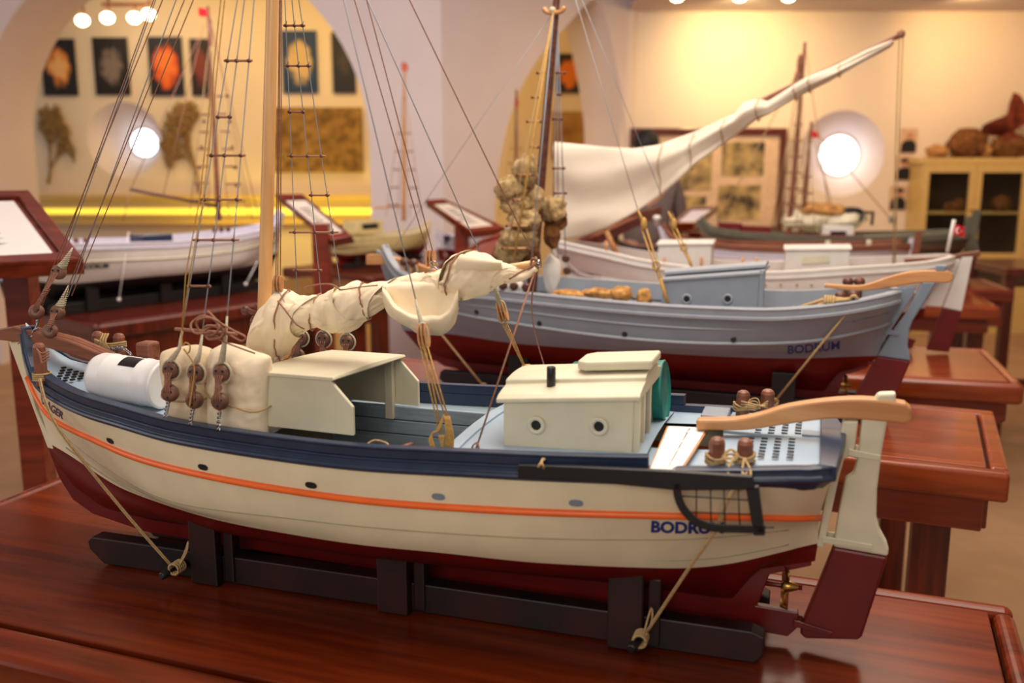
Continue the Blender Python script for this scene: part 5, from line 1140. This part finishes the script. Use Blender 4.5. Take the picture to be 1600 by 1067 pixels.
# wall with the big arch: outline polygon with an arched opening, real thickness
def arch_wall(name, P0, ux, length, h, outline, thick, nrm, m):
    """P0 base corner; outline: points (s, z) of the opening from its left foot over the top to its right foot"""
    P0 = np.array(P0, float); ux = np.array(ux, float); nrm = np.array(nrm, float)
    at = lambda s, z, o: P0+ux*s+np.array([0, 0, z])+nrm*o
    b = B(); O_ = cr(outline, 60); nO = len(O_); top = []
    for s, z in O_: top.append((s, h))
    for o in (0, thick):
        b.grid([[at(s, z, o) for s, z in O_], [at(s, h, o) for s, z in top]], sm=False)
        for a, z in ((0, O_[0][0]), (O_[-1][0], length)): b.grid([[at(a, 0, o), at(z, 0, o)], [at(a, h, o), at(z, h, o)]], sm=False)
    b.grid([[at(s, z, 0) for s, z in O_], [at(s, z, thick) for s, z in O_]], sm=True)
    for s in (0, length): b.grid([[at(s, 0, 0), at(s, h, 0)], [at(s, 0, thick), at(s, h, thick)]], sm=False)
    return struct(name, b, m)
ppm = 1526/Y1; cx, cz, rr = hx(276, Y1), hz(223, Y1), 302/ppm
ol = [(cx-rr*1.0, 0), (cx-rr, .7), (cx-rr, cz-.2)]+[(cx-rr*math.cos(a), cz+rr*math.sin(a)) for a in np.linspace(0.05, math.pi-.05, 25)]+[(cx+rr, cz-.2), (cx+rr, .7), (cx+rr, 0)]
ol = [(s-XL, z) for s, z in ol]
xp = hx(692, Y1)
ol[0] = (ol[0][0], 0); arch_wall('wall_arcade', (XL, Y1, 0), (1, 0, 0), xp-XL, ZC+.4, ol, Y2-Y1, (0, 1, 0), MT['wall'])
# oblique wall with the narrow arch
Pa = np.array([xp, Y1, 0]); Pb = np.array([hx(986, YR), YR, 0]); dv = Pb-Pa; Ln = np.linalg.norm(dv); uv = dv/Ln; nv = np.array([-uv[1], uv[0], 0])
def onplane(px, py):
    R = ray(px, py); n_ = np.array([nv[0], nv[1], 0]); t = np.dot(Pa-CAM, n_)/np.dot(R, n_); P = CAM+R*t; return (float(np.dot(P-Pa, uv)), float(P[2]))
oa = [onplane(*p) for p in ((772, 330), (775, 300), (790, 210), (812, 142), (850, 79), (887, 38), (915, 8), (932, -2), (944, 19), (962, 94), (974, 169), (977, 225), (978, 300))]
oa = [(oa[0][0], 0.0), (oa[0][0], .6)]+oa[1:-1]+[(oa[-1][0], .6), (oa[-1][0], 0.0)]
arch_wall('wall_arcade_side', Pa, uv, Ln, ZC+.4, oa, .45, nv, MT['wall'])
# back wall with round window, right wall with round window
def wall_round(name, x0, x1, Y, h, wx, wz, R, r, depth, shift, m, n=48):
    """wall with a splayed round window: R on the room side, r outside"""
    b = B(); ang = np.linspace(0, 2*math.pi, n+1)[:-1]; out = []
    for a in ang:
        c, s = math.cos(a), math.sin(a); k = 1e9
        for lim, comp in ((x1-wx, c), (x0-wx, c), (h-wz, s), (-wz, s)):
            if abs(comp) > 1e-6 and lim/comp > 0: k = min(k, lim/comp)
        out.append((wx+c*k, Y, wz+s*k))
    inn = [(wx+R*math.cos(a), Y, wz+R*math.sin(a)) for a in ang]; far = [(wx+shift[0]+r*math.cos(a), Y+depth, wz+shift[1]+r*math.sin(a)) for a in ang]
    b.grid([out, inn], 0, cj=True, sm=False); b.grid([inn, far], 1, cj=True, sm=True)
    for (cxn, czn) in ((x0, 0), (x1, 0), (x0, h), (x1, h)):
        i = min(range(n), key=lambda k: (out[k][0]-cxn)**2+(out[k][2]-czn)**2); p = out[i]
        b.fc(b.vs([(cxn, Y, czn), out[i-1], out[i]]), 0); b.fc(b.vs([(cxn, Y, czn), out[i], out[(i+1) % n]]), 0)
    w_ = ob(name, b, [m, MT['wall']], None, ROOM, rec=True); w_['kind'] = 'structure'
    root = empty('window_'+('1' if wx < 0 else '2'), None, (wx, Y+depth, wz-r)); root['kind'] = 'structure'
    b = B(); b.lathe([(r*.98, 0), (r*.98, .01)], (wx+shift[0], Y+depth-.012, wz+shift[1]), (0, 1, 0), 40, sm=False); ob('pane', b, MT['sky_pane'], root)
    b = B(); b.tube([(wx+shift[0]+r*math.cos(a), Y+depth-.012, wz+shift[1]+r*math.sin(a)) for a in ang], .014, 8, closed=True); ob('frame', b, MT['whitehull'], root)
    return w_
MT['sky_pane'] = glow('bright_pane', (238, 244, 255), 3.2)
p2 = 1526/YB
wall_round('wall_back', XL-1.5, hx(1000, YB)+.8, YB, 3.4, hx(197, YB), hz(219, YB), 58/p2, 23/p2*1.04, .5, (.02, -.02), MT['wallwarm'])
pr2 = 1526/YR
wall_round('wall_front', Pb[0]-.02, XR, YR, ZR+.4, hx(1315, YR), hz(240, YR), 66/pr2, 34/pr2, .35, (.085, -.01), MT['wallwarm'])
b = B(); b.box((Pb[0]-.05, YR+.9, 1.7), (.1, 1.9, 3.4)); struct('wall_return', b, MT['wallwarm'])

def thing(nm, b, mats, label, cat, group=None, bev=0): return tag(ob(nm, b, mats, None, ROOM, bev), label, cat, group)
# pictures on the back wall
def nmat(name, bg, fg, scale, lo, hi, fg2=None):
    m, nt, p = new_mat(name); N = nt.nodes; tc = N.new('ShaderNodeTexCoord'); gr = N.new('ShaderNodeTexGradient'); gr.gradient_type = 'SPHERICAL'
    mp = N.new('ShaderNodeMapping'); mp.inputs['Location'].default_value = (-.5*1.9, -.5*0, -.5*1.9); mp.inputs['Scale'].default_value = (1.9, 0.0, 1.9)
    nt.links.new(tc.outputs['Generated'], mp.inputs['Vector']); nz = N.new('ShaderNodeTexNoise'); nz.inputs['Scale'].default_value = scale; nz.inputs['Detail'].default_value = 3; nt.links.new(tc.outputs['Generated'], nz.inputs['Vector'])
    nt.links.new(mp.outputs['Vector'], gr.inputs['Vector']); ml = N.new('ShaderNodeMath'); ml.operation = 'MULTIPLY'; nt.links.new(gr.outputs['Fac'], ml.inputs[0]); nt.links.new(nz.outputs['Fac'], ml.inputs[1])
    rp = N.new('ShaderNodeValToRGB'); e = rp.color_ramp.elements; e[0].position = lo; e[1].position = hi; e[0].color = (*lin(bg), 1); e[1].color = (*lin(fg), 1)
    if fg2: x = e.new(min(hi+.12, 1)); x.color = (*lin(fg2), 1)
    nt.links.new(ml.outputs[0], rp.inputs['Fac']); nt.links.new(rp.outputs['Color'], p.inputs['Base Color']); p.inputs['Roughness'].default_value = .5; return m
def picture(px0, px1, py0, py1, m, label, Y=YB, th=.03):
    x0, x1, z0, z1 = hx(px0, Y), hx(px1, Y), hz(py1, Y), hz(py0, Y); b = B(); b.box(((x0+x1)/2, Y-th/2, (z0+z1)/2), (x1-x0, th, z1-z0))
    return thing('canvas_print', b, m, label, 'picture', 'canvas prints on the back wall', .003)
picture(80, 132, 68, 152, nmat('print_amber', (24, 20, 20), (226, 140, 62), 5, .16, .24, (240, 190, 120)), 'dark print with amber sponge, leftmost on the back wall')
picture(160, 213, 66, 151, nmat('print_grey', (26, 20, 20), (128, 112, 104), 7, .16, .30), 'nearly black print with a greyish form, left of the orange one')
picture(244, 296, 65, 152, nmat('print_orange', (22, 22, 38), (224, 92, 28), 4, .12, .2, (240, 128, 50)), 'dark print with bright orange shapes above the round window')
picture(308, 338, 68, 152, nmat('print_plum', (30, 20, 26), (120, 52, 44), 5, .14, .26), 'plum dark print partly behind the left boat mast')
picture(448, 502, 56, 148, nmat('print_blue', (18, 52, 92), (206, 178, 124), 5, .14, .24), 'blue print with a pale golden fan, right of the near mast')
picture(525, 560, 58, 148, nmat('print_night', (20, 20, 26), (60, 50, 44), 5, .2, .4), 'dark print cut off by the right edge of the big arch')
picture(868, 908, 90, 148, nmat('print_ember', (40, 30, 22), (220, 120, 30), 4, .12, .2), 'orange print seen through the narrow arch')
b = B(); x0, x1, z0, z1 = hx(430, YB), hx(568, YB), hz(268, YB), hz(170, YB); b.box(((x0+x1)/2, YB-.036, (z0+z1)/2), (x1-x0, .06, z1-z0))
thing('relief_panel', b, mat('relief_panel_tan', (170, 132, 70), .9, c2=(108, 80, 38), scale=14, bump=1, bscale=25), 'wide tan textured relief panel under the blue print', 'panel')
b = B(); x0, x1, z0, z1 = hx(862, YB), hx(912, YB), hz(250, YB), hz(176, YB); b.box(((x0+x1)/2, YB-.036, (z0+z1)/2), (x1-x0, .06, z1-z0))
thing('relief_panel', b, mat('relief_panel_olive', (186, 150, 84), .9, c2=(140, 92, 44), scale=5), 'small olive panel with reddish marks seen through the narrow arch', 'panel')
# sea fans: flat branching skeletons
def sea_fan(px, py, w, h, lean, seed, label):
    rnd = random.Random(seed); x, z = hx(px, YB), hz(py, YB); b = B(); W_ = w/p2; H_ = h/p2; segs = []
    def grow(p, a, L, r, d):
        q = (p[0]+L*math.sin(a), p[1]+L*math.cos(a)); segs.append((p, q, r))
        if d == 0: return
        for k in range(3 if d > 2 else 2): grow(q, a+rnd.uniform(-.62, .62), L*rnd.uniform(.72, .92), r*.76, d-1)
    grow((0, 0), lean, H_*.24, .016, 6)
    ex = max(abs(s[1][0]) for s in segs); ez = max(s[1][1] for s in segs); fx = W_/2/ex; fz = H_/ez
    for p, q, r in segs: b.tube([(x+p[0]*fx, YB-.03-rnd.random()*.02, z+p[1]*fz), (x+q[0]*fx, YB-.03-rnd.random()*.02, z+q[1]*fz)], max(r, .0095), 4)
    thing('sea_fan', b, MT['fan'], label, 'sea fan', 'dried sea fans on the back wall')
MT['fan'] = mat('dried_fan', (158, 126, 78), .9, var=.15, scale=20)
sea_fan(76, 286, 92, 122, .5, 3, 'dried brown sea fan left of the round window')
sea_fan(310, 300, 120, 140, -.1, 8, 'dried brown sea fan right of the round window, behind the rigging')
# ledge with a lit yellow strip
xa, xb = hx(20, YB), hx(640, YB); b = B(); b.box(((xa+xb)/2, YB-.16, hz(306, YB-.2)), (xb-xa, .32, .03)); cse = empty('light_ledge', None, ((xa+xb)/2, YB-.16, hz(345, YB-.2))); tag(cse, 'long pale ledge with glowing yellow strip on the back wall', 'ledge')
ob('shelf', b, MT['cab'], cse)
b = B(); b.box(((xa+xb)/2, YB-.29, hz(329, YB-.3)), (xb-xa-.1, .02, .055)); ob('light_strip', b, glow('yellow_strip', (255, 222, 70), 1.1), cse, label='glowing yellow light strip')
b = B(); b.box(((xa+xb)/2, YB-.15, hz(345, YB-.2)), (xb-xa, .30, .03)); ob('lower_shelf', b, MT['cab'], cse)
# track light
tl = empty('track_light', None, (hx(212, 9.4), 9.4, hz(20, 9.4))); tag(tl, 'ceiling track light with four glowing bulbs above the dark prints', 'lamp')
MT['bulb'] = glow('warm_bulb', (255, 232, 190), 14)
b = B(); b.box((hx(212, 9.4), 9.4, hz(18, 9.4)), (.42, .03, .03)); ob('bar', b, MT['brown'], tl)
for px, py in ((149, 42), (187, 38), (228, 38), (250, 33)):
    x, z = hx(px, 9.4), hz(py, 9.4); b = B(); b.rod((x, 9.4, z+.04), (x, 9.4, z+.14), .012, 6); sp_ = ob('spot', b, MT['brown'], tl)
    b = B(); b.ball((x, 9.36, z), (.06, .05, .05), 8); ob('bulb', b, MT['bulb'], sp_)
b = B(); b.box((hx(188, 9.4), 9.4, hz(18, 9.4)+.5), (.02, .02, 1.0)); ob('stem', b, MT['brown'], tl)
# bay ceiling spots
for i, (px, lab) in enumerate(((1050, 'ceiling spot nearest the arch'), (1145, 'second ceiling spot from the arch'), (1219, 'third ceiling spot from the arch'), (1385, 'ceiling spot over the cabinet side of the bay'))):
    Y = 7.3; x, z = hx(px, Y), hz(9 if i < 3 else 1, Y); s_ = empty('ceiling_spot', None, (x, Y, z)); tag(s_, lab, 'lamp', 'ceiling spots of the bay')
    b = B(); b.lathe([(.048, 0), (.05, .05), (.03, .10), (.012, .11), (.012, ZR-z)], (x, Y, z), (0, 0, 1), 14); ob('housing', b, MT['steel'], s_)
    b = B(); b.ball((x, Y, z), (.044, .044, .022), 8); ob('bulb', b, MT['bulb'], s_)
# large frame with sepia photographs
Yf = YR-.03; fr_ = empty('photo_frame', None, (hx(1105, Yf), Yf, hz(350, Yf))); tag(fr_, 'large wooden frame holding sepia photographs, behind the person', 'picture frame')
x0, x1, z0, z1 = hx(983, Yf), hx(1226, Yf), hz(362, Yf), hz(201, Yf); wf = .055
b = B()
for (a0, a1, c0, c1) in ((x0, x1, z1-wf, z1), (x0, x1, z0, z0+wf), (x0, x0+wf, z0+wf, z1-wf), (x1-wf, x1, z0+wf, z1-wf)): b.box(((a0+a1)/2, Yf-.02, (c0+c1)/2), (a1-a0, .05, c1-c0))
ob('frame', b, MT['mahogdark'], fr_, ROOM, .006)
b = B(); b.box(((x0+x1)/2, Yf-.005, (z0+z1)/2), (x1-x0-.06, .012, z1-z0-.06)); ob('mount', b, mat('mount_board', (222, 192, 160), .8), fr_)
for (a0, a1, c0, c1) in ((1012, 1052, 238, 296), (1060, 1112, 236, 296), (1127, 1193, 222, 274), (1123, 1190, 288, 342), (1062, 1105, 305, 345)):
    b = B(); b.box((hx((a0+a1)/2, Yf), Yf-.014, hz((c0+c1)/2, Yf)), ((a1-a0)/pr2, .006, (c1-c0)/pr2)); ob('photograph', b, MT['photo_sepia'], fr_)
# small portraits
for px, py, lab, hair in ((1417, 220, 'small portrait of a bald man in black, topmost of three by the cabinet', 'skin'), (1413, 262, 'small portrait of a person in a dark cap, middle of three by the cabinet', 'hair'), (1407, 308, 'small portrait of a person in dark jacket, lowest of three by the cabinet', 'hair')):
    Yp = YR-.01; c = np.array([hx(px, Yp), Yp, hz(py, Yp)]); k = 1/pr2; po = empty('portrait_photo', None, (c[0], c[1], c[2]-18*k)); tag(po, lab, 'photo', 'small portraits on the right wall')
    b = B(); b.box(c, (26*k, .008, 38*k)); ob('print', b, mat('portrait_ground', (216, 180, 146), .7), po)
    b = B(); b.prism([c+np.array([x*k, -.006, z*k]) for x, z in ((-12, -18), (12, -18), (12, -6), (7, 1), (-5, 1), (-11, -5))], (0, .002, 0)); ob('clothing', b, MT['dark'], po)
    b = B(); b.lathe([(5.5*k, 0), (5.5*k, .002)], c+np.array([1*k, -.006, 7*k]), (0, 1, 0), 14); ob('face', b, MT['skin'], po)
    if hair == 'hair': b = B(); b.prism([c+np.array([x*k, -.007, z*k]) for x, z in ((-7, 9), (9, 9), (6, 15), (-4, 15))], (0, .002, 0)); ob('hat', b, MT['dark'], po)
b = B(); b.lathe([(.03, 0), (.03, .008)], (hx(1400, YR), YR-.012, hz(342, YR)), (0, 1, 0), 16); thing('wall_badge', b, MT['slate'], 'small round bluish badge under the portraits', 'badge')
# cabinet
Yc = YR-.28; cb = empty('display_cabinet', None, (hx(1600, Yc), Yc, 0)); tag(cb, 'cream display cabinet with glass doors against the right wall', 'cabinet')
xa, zt = hx(1443, Yc), hz(247, Yc); xb = xa+1.75; kk = Yc/1526; z1 = hz(408, Yc)
b = B(); b.box(((xa+xb)/2, Yc+.14, zt-.02), (xb-xa+.05, .32, .05)); ob('top', b, MT['cab'], cb, ROOM, .006)
for x in (xa+.012, xb-.012): b = B(); b.box((x, Yc+.14, zt/2), (.024, .27, zt-.04)); ob('side_panel', b, MT['cab'], cb)
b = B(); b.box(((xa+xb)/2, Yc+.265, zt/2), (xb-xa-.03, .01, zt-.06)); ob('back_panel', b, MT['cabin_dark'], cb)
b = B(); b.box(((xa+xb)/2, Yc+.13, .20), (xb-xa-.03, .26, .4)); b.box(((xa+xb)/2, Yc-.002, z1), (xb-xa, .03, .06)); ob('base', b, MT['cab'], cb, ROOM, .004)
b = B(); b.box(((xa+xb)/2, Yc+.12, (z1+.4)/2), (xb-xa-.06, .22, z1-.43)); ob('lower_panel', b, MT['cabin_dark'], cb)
gm, nt, p_ = new_mat('cabinet_glass'); p_.inputs['Base Color'].default_value = (.9, .92, .9, 1); p_.inputs['Roughness'].default_value = .03; p_.inputs['Transmission Weight'].default_value = 1; p_.inputs['IOR'].default_value = 1.1
for i in range(4):
    dx = (xb-xa)/4; a0, a1 = xa+dx*i, xa+dx*(i+1); b = B(); f = .055
    for (u0, u1, c0, c1) in ((a0, a1, zt-.115, zt-.045), (a0, a1, z1+.03, z1+.07), (a0, a0+f, z1+.07, zt-.115), (a1-f, a1, z1+.07, zt-.115)): b.box(((u0+u1)/2, Yc-.006, (c0+c1)/2), (u1-u0-.004, .025, c1-c0))
    d_ = ob('door', b, MT['cab'], cb, ROOM, .002)
    b = B(); b.box(((a0+a1)/2, Yc-.004, (z1+zt)/2), (dx-2*f, .004, zt-z1-.18)); ob('pane', b, gm, d_)
    b = B(); b.ball((a0+.025 if i % 2 else a1-.025, Yc-.03, (z1+zt)/2), .012, 6); ob('knob', b, MT['brass'], d_)
for z in (hz(332, Yc), ):
    b = B(); b.box(((xa+xb)/2, Yc+.13, z), (xb-xa-.05, .24, .015)); ob('shelf', b, MT['cab'], cb)
for i, (px, py, r, lab) in enumerate(((1490, 322, .05, 'brown sponge on the cabinet shelf behind the first glass door'), (1505, 318, .06, 'darker sponge beside it on the cabinet shelf, first door'), (1570, 320, .08, 'large sponge on the cabinet shelf behind the second door'))):
    blob('shelf_sponge', ROOM, (hx(px, Yc+.12), Yc+.12, hz(332, Yc)+r*.85), (r, r*.8, r), 'spongedark', lab, 'sponge', 'sponges inside the cabinet', 70+i)
zt2 = zt+.005
for i, (px, py, rx, rz, m, lab) in enumerate(((1463, 238, .085, .055, 'sponge2', 'small golden sponge at the left end of the cabinet top'), (1509, 220, .155, .125, 'spongedark', 'large round brown sponge on the cabinet top'), (1575, 222, .17, .10, 'spongedark', 'wide dark sponge under the red-brown elephant ear sponge'), (1536, 232, .035, .06, 'sponge2', 'thin upright sponge between the two large ones on the cabinet'))):
    blob('cabinet_sponge', ROOM, (hx(px, Yc+.1), Yc+.1, zt2+rz*.88), (rx, .11, rz), m, lab, 'sponge', 'sponges on top of the cabinet', 80+i, .25)
b = B(); X0, Z0 = hx(1575, Yc+.1), zt2+.17; G_ = []
for t in np.linspace(0, 1, 14):
    a = -1.5+t*2.2; G_.append([(X0+math.sin(a)*r_*(.22+.09*math.sin(t*9)), Yc+.1+.06*math.sin(t*7+r_*3)-.05*r_, Z0+max(math.cos(a), .05)*r_*(.20+.12*math.exp(-((t-.72)/.12)**2)*1.4)) for r_ in np.linspace(0.02, 1, 8)])
b.grid(G_); G2 = [[(p[0], p[1]+.02, p[2]) for p in r_] for r_ in G_]; b.grid(G2); b.ball((X0, Yc+.1, Z0-.02), (.09, .07, .06), 8, 0, lambda q: 1+.3*noise.noise(Vector(q)*3))
thing('elephant_ear_sponge', b, MT['coral'], 'red-brown pointed elephant ear sponge on the cabinet', 'sponge')
# dark table at the right edge
sd = empty('side_table', None, (2.62, 4.95, 0)); tag(sd, 'dark wooden table at the right edge of the photo, cut off', 'table')
xL = hx(1584, 4.9); zT = hz(418, 4.9)
b = B(); b.box((xL+.35, 5.1, zT-.02), (.72, .5, .04)); ob('top', b, MT['mahogdark'], sd, ROOM, .004)
for x in (xL+.03, xL+.67):
    for y in (4.9, 5.3): b = B(); b.box((x, y, zT/2-.02), (.05, .05, zT-.04)); ob('leg', b, MT['mahogdark'], sd, ROOM, .003)
b = B(); b.box((xL+.35, 4.9, .30), (.62, .03, .05)); ob('stretcher', b, MT['mahogdark'], sd)
# standing person seen from behind
def person():
    px, Y = 1012, 6.3; x = hx(px, Y); hgt = hz(207, Y); root = empty('person', None, (x, Y, 0)); tag(root, 'person with black hair and grey-brown top standing behind the white sail', 'person')
    k = hgt/1.72
    J = {'pel': (0, 0, .93), 'wai': (0, 0, 1.05), 'che': (.0, -.01, 1.27), 'nek': (-.01, -.01, 1.46), 'hd0': (-.012, .0, 1.53), 'hd1': (-.012, .02, 1.63), 'hd2': (-.012, .015, 1.69),
         'sl': (-.17, -.01, 1.40), 'el': (-.24, .02, 1.12), 'wl': (-.19, .18, .98), 'hl': (-.17, .25, .96), 'sr': (.17, -.01, 1.40), 'er': (.25, .02, 1.12), 'wr': (.20, .18, .98), 'hr': (.18, .25, .96),
         'll': (-.10, 0, .88), 'kl': (-.11, .01, .50), 'al': (-.11, -.02, .09), 'tl': (-.12, .14, .04), 'lr': (.10, 0, .88), 'kr': (.11, .01, .50), 'ar': (.11, -.02, .09), 'tr': (.12, .14, .04)}
    def skin(nm, edges, rad, m, sub=2, parent=root):
        names = []; 
        for e in edges:
            for n_ in e:
                if n_ not in names: names.append(n_)
        me = bpy.data.meshes.new(nm); me.from_pydata([Vector(J[n_])*k for n_ in names], [(names.index(a), names.index(c)) for a, c in edges], []); me.update()
        o = bpy.data.objects.new(nm, me); COL.objects.link(o); o.parent = parent; W[o] = W[root]; md = o.modifiers.new('Skin', 'SKIN'); 
        for i, n_ in enumerate(names): r = rad[n_]; me.skin_vertices[0].data[i].radius = (r*k, r*k*.85) if not isinstance(r, tuple) else (r[0]*k, r[1]*k); me.skin_vertices[0].data[i].use_root = (i == 0)
        md.use_smooth_shade = True; s2 = o.modifiers.new('Subdivision', 'SUBSURF'); s2.levels = sub; s2.render_levels = sub; me.materials.append(MT[m]); return o
    R_ = {'pel': (.16, .12), 'wai': (.145, .11), 'che': (.17, .12), 'nek': .058, 'hd0': (.062, .07), 'hd1': (.078, .095), 'hd2': (.05, .06), 'sl': .07, 'el': .045, 'wl': .032, 'hl': .036, 'sr': .07, 'er': .045, 'wr': .032, 'hr': .036, 'll': .095, 'kl': .062, 'al': .042, 'tl': .035, 'lr': .095, 'kr': .062, 'ar': .042, 'tr': .035}
    body = skin('body', [('pel', 'wai'), ('wai', 'che'), ('che', 'nek'), ('nek', 'hd0'), ('hd0', 'hd1'), ('hd1', 'hd2'), ('che', 'sl'), ('sl', 'el'), ('el', 'wl'), ('wl', 'hl'), ('che', 'sr'), ('sr', 'er'), ('er', 'wr'), ('wr', 'hr'), ('pel', 'll'), ('ll', 'kl'), ('kl', 'al'), ('al', 'tl'), ('pel', 'lr'), ('lr', 'kr'), ('kr', 'ar'), ('ar', 'tr')], R_, 'skin')
    c_ = {n: (tuple(q*1.16 for q in r) if isinstance(r, tuple) else r*1.28) for n, r in R_.items()}
    J['nk'] = (-.01, -.01, 1.43); c_['nk'] = .062
    skin('sweater', [('pel', 'wai'), ('wai', 'che'), ('che', 'nk'), ('che', 'sl'), ('sl', 'el'), ('el', 'wl'), ('che', 'sr'), ('sr', 'er'), ('er', 'wr')], c_, 'sweater')
    skin('trousers', [('pel', 'll'), ('ll', 'kl'), ('kl', 'al'), ('pel', 'lr'), ('lr', 'kr'), ('kr', 'ar')], {**c_, 'pel': (.175, .13)}, 'trousers')
    for s in 'lr':
        skin('shoe', [('a'+s, 't'+s)], {'a'+s: .052, 't'+s: .044}, 'shoe')
    for s in (-1, 1):   # fingers curled round the edge of what the person leans on
        for f in range(5):
            a = np.array([(.17+.018*(f-2)*.8)*s, .27, .955])*k; L_ = (.05, .068, .074, .068, .054)[f]*k
            b = B(); P = [a, a+[0, L_*.5, .004], a+[0, L_*.85, -.012], a+[0, L_*.95, -.03]]; P = [np.array([x, Y, 0])+q for q in P]
            b.tube(cr(P, 8), [.009, .009, .0088, .0085, .008, .0078, .0072, .006], 6); ob('finger', b, MT['skin'], body)
    b = B(); b.ball((x-.012*k, Y+.005, 1.645*k), (.092*k, .108*k, .098*k), 12, 0, lambda q: 1+.06*noise.noise(Vector(q)*5)-.25*max(q[1], 0)*max(-q[2]+.2, 0)); ob('hair', b, MT['hair'], root)
    for s in (-1, 1): b = B(); b.ball((x+(-.012+s*.082)*k, Y+.02, 1.60*k), (.012*k, .022*k, .032*k), 6); ob('ear', b, MT['skin'], body)
    b = B(); b.ball((x-.012*k, Y+.118*k, 1.585*k), (.014*k, .02*k, .022*k), 6); ob('nose', b, MT['skin'], body)
person()
def LIGHTS():
    lamp('AREA', (.4, 1.5, 2.95), (.2, 1.4, 0), 62, lin((255, 242, 226)), 1.8, sy=1.4)
    lamp('AREA', (-3.6, .8, 2.1), (0, 1.6, .9), 24, lin((244, 242, 244)), 1.4, sy=1.6)
    lamp('AREA', (-.7, -1.6, 2.2), (0, 1.5, 1.0), 28, lin((255, 244, 230)), 1.6, sy=1.0)  # fill light added behind the camera to brighten the near hull
    lamp('AREA', (.9, 3.9, 2.95), (.9, 3.9, 0), 62, lin((255, 230, 204)), 2.6, sy=2.2)
    lamp('AREA', (-1.2, 3.4, 2.9), (-.9, 6.8, 1.5), 80, lin((238, 228, 232)), 2.2, sy=.8)  # light added near the pillar, standing in for daylight from behind the camera
    lamp('AREA', (-1.8, 8.7, 3.2), (-1.8, 9.4, 0), 50, lin((255, 212, 128)), 3.4, sy=1.2)
    lamp('AREA', (-2.0, 9.3, .95), (-2.0, 10, .6), 8, lin((255, 220, 60)), 2.5, sy=.2)
    lamp('AREA', (2.6, 6.4, 2.6), (2.6, 8.0, .8), 30, lin((255, 214, 170)), 3.0, sy=.5)
    lamp('SPOT', (hx(1150, 7.4), 7.45, 2.6), (hx(1150, 8.3), 8.3, 2.2), 62, lin((255, 218, 150)), .05, cone=2.0, blend=1)
    lamp('SPOT', (hx(1500, 7.4), 7.45, 2.6), (hx(1510, 8.3), 8.3, 2.3), 32, lin((255, 208, 140)), .05, cone=2.0, blend=1)
# ------------------------------------------------------------------ camera, light, look
cd_ = bpy.data.cameras.new('camera'); cam = bpy.data.objects.new('camera', cd_); COL.objects.link(cam)
cam.location = (0, 0, EYE); cam.rotation_euler = (math.pi/2-PIT, 0, 0)
cd_.sensor_width = 36; cd_.lens = 36*F/1600; cd_.clip_start = .05
cd_.dof.use_dof = True; cd_.dof.focus_distance = 1.46; cd_.dof.aperture_fstop = 3.1; cd_.dof.aperture_blades = 8
sc.camera = cam
def lamp(kind, loc, target, energy, color, size=.5, **kw):
    l = bpy.data.lights.new(kind.lower()+'_lamp', kind); l.energy = energy; l.color = color
    o = bpy.data.objects.new(kind.lower()+'_lamp', l); COL.objects.link(o); o.location = loc
    o.rotation_euler = (Vector(target)-Vector(loc)).to_track_quat('-Z', 'Y').to_euler()
    if kind == 'AREA': l.shape = 'RECTANGLE'; l.size = size; l.size_y = kw.get('sy', size)
    if kind == 'SPOT': l.spot_size = kw.get('cone', 1.2); l.spot_blend = kw.get('blend', .8); l.shadow_soft_size = size
    if kind == 'POINT': l.shadow_soft_size = size
    return o
w = bpy.data.worlds.new('world'); sc.world = w; w.use_nodes = True
w.node_tree.nodes['Background'].inputs[0].default_value = (*lin((232, 226, 222)), 1); w.node_tree.nodes['Background'].inputs[1].default_value = .35
LIGHTS()
sc.view_settings.view_transform = 'Standard'; sc.view_settings.look = 'None'; sc.view_settings.exposure = 0
sc.cycles.use_denoising = True; sc.cycles.max_bounces = 6; sc.cycles.sample_clamp_indirect = 4
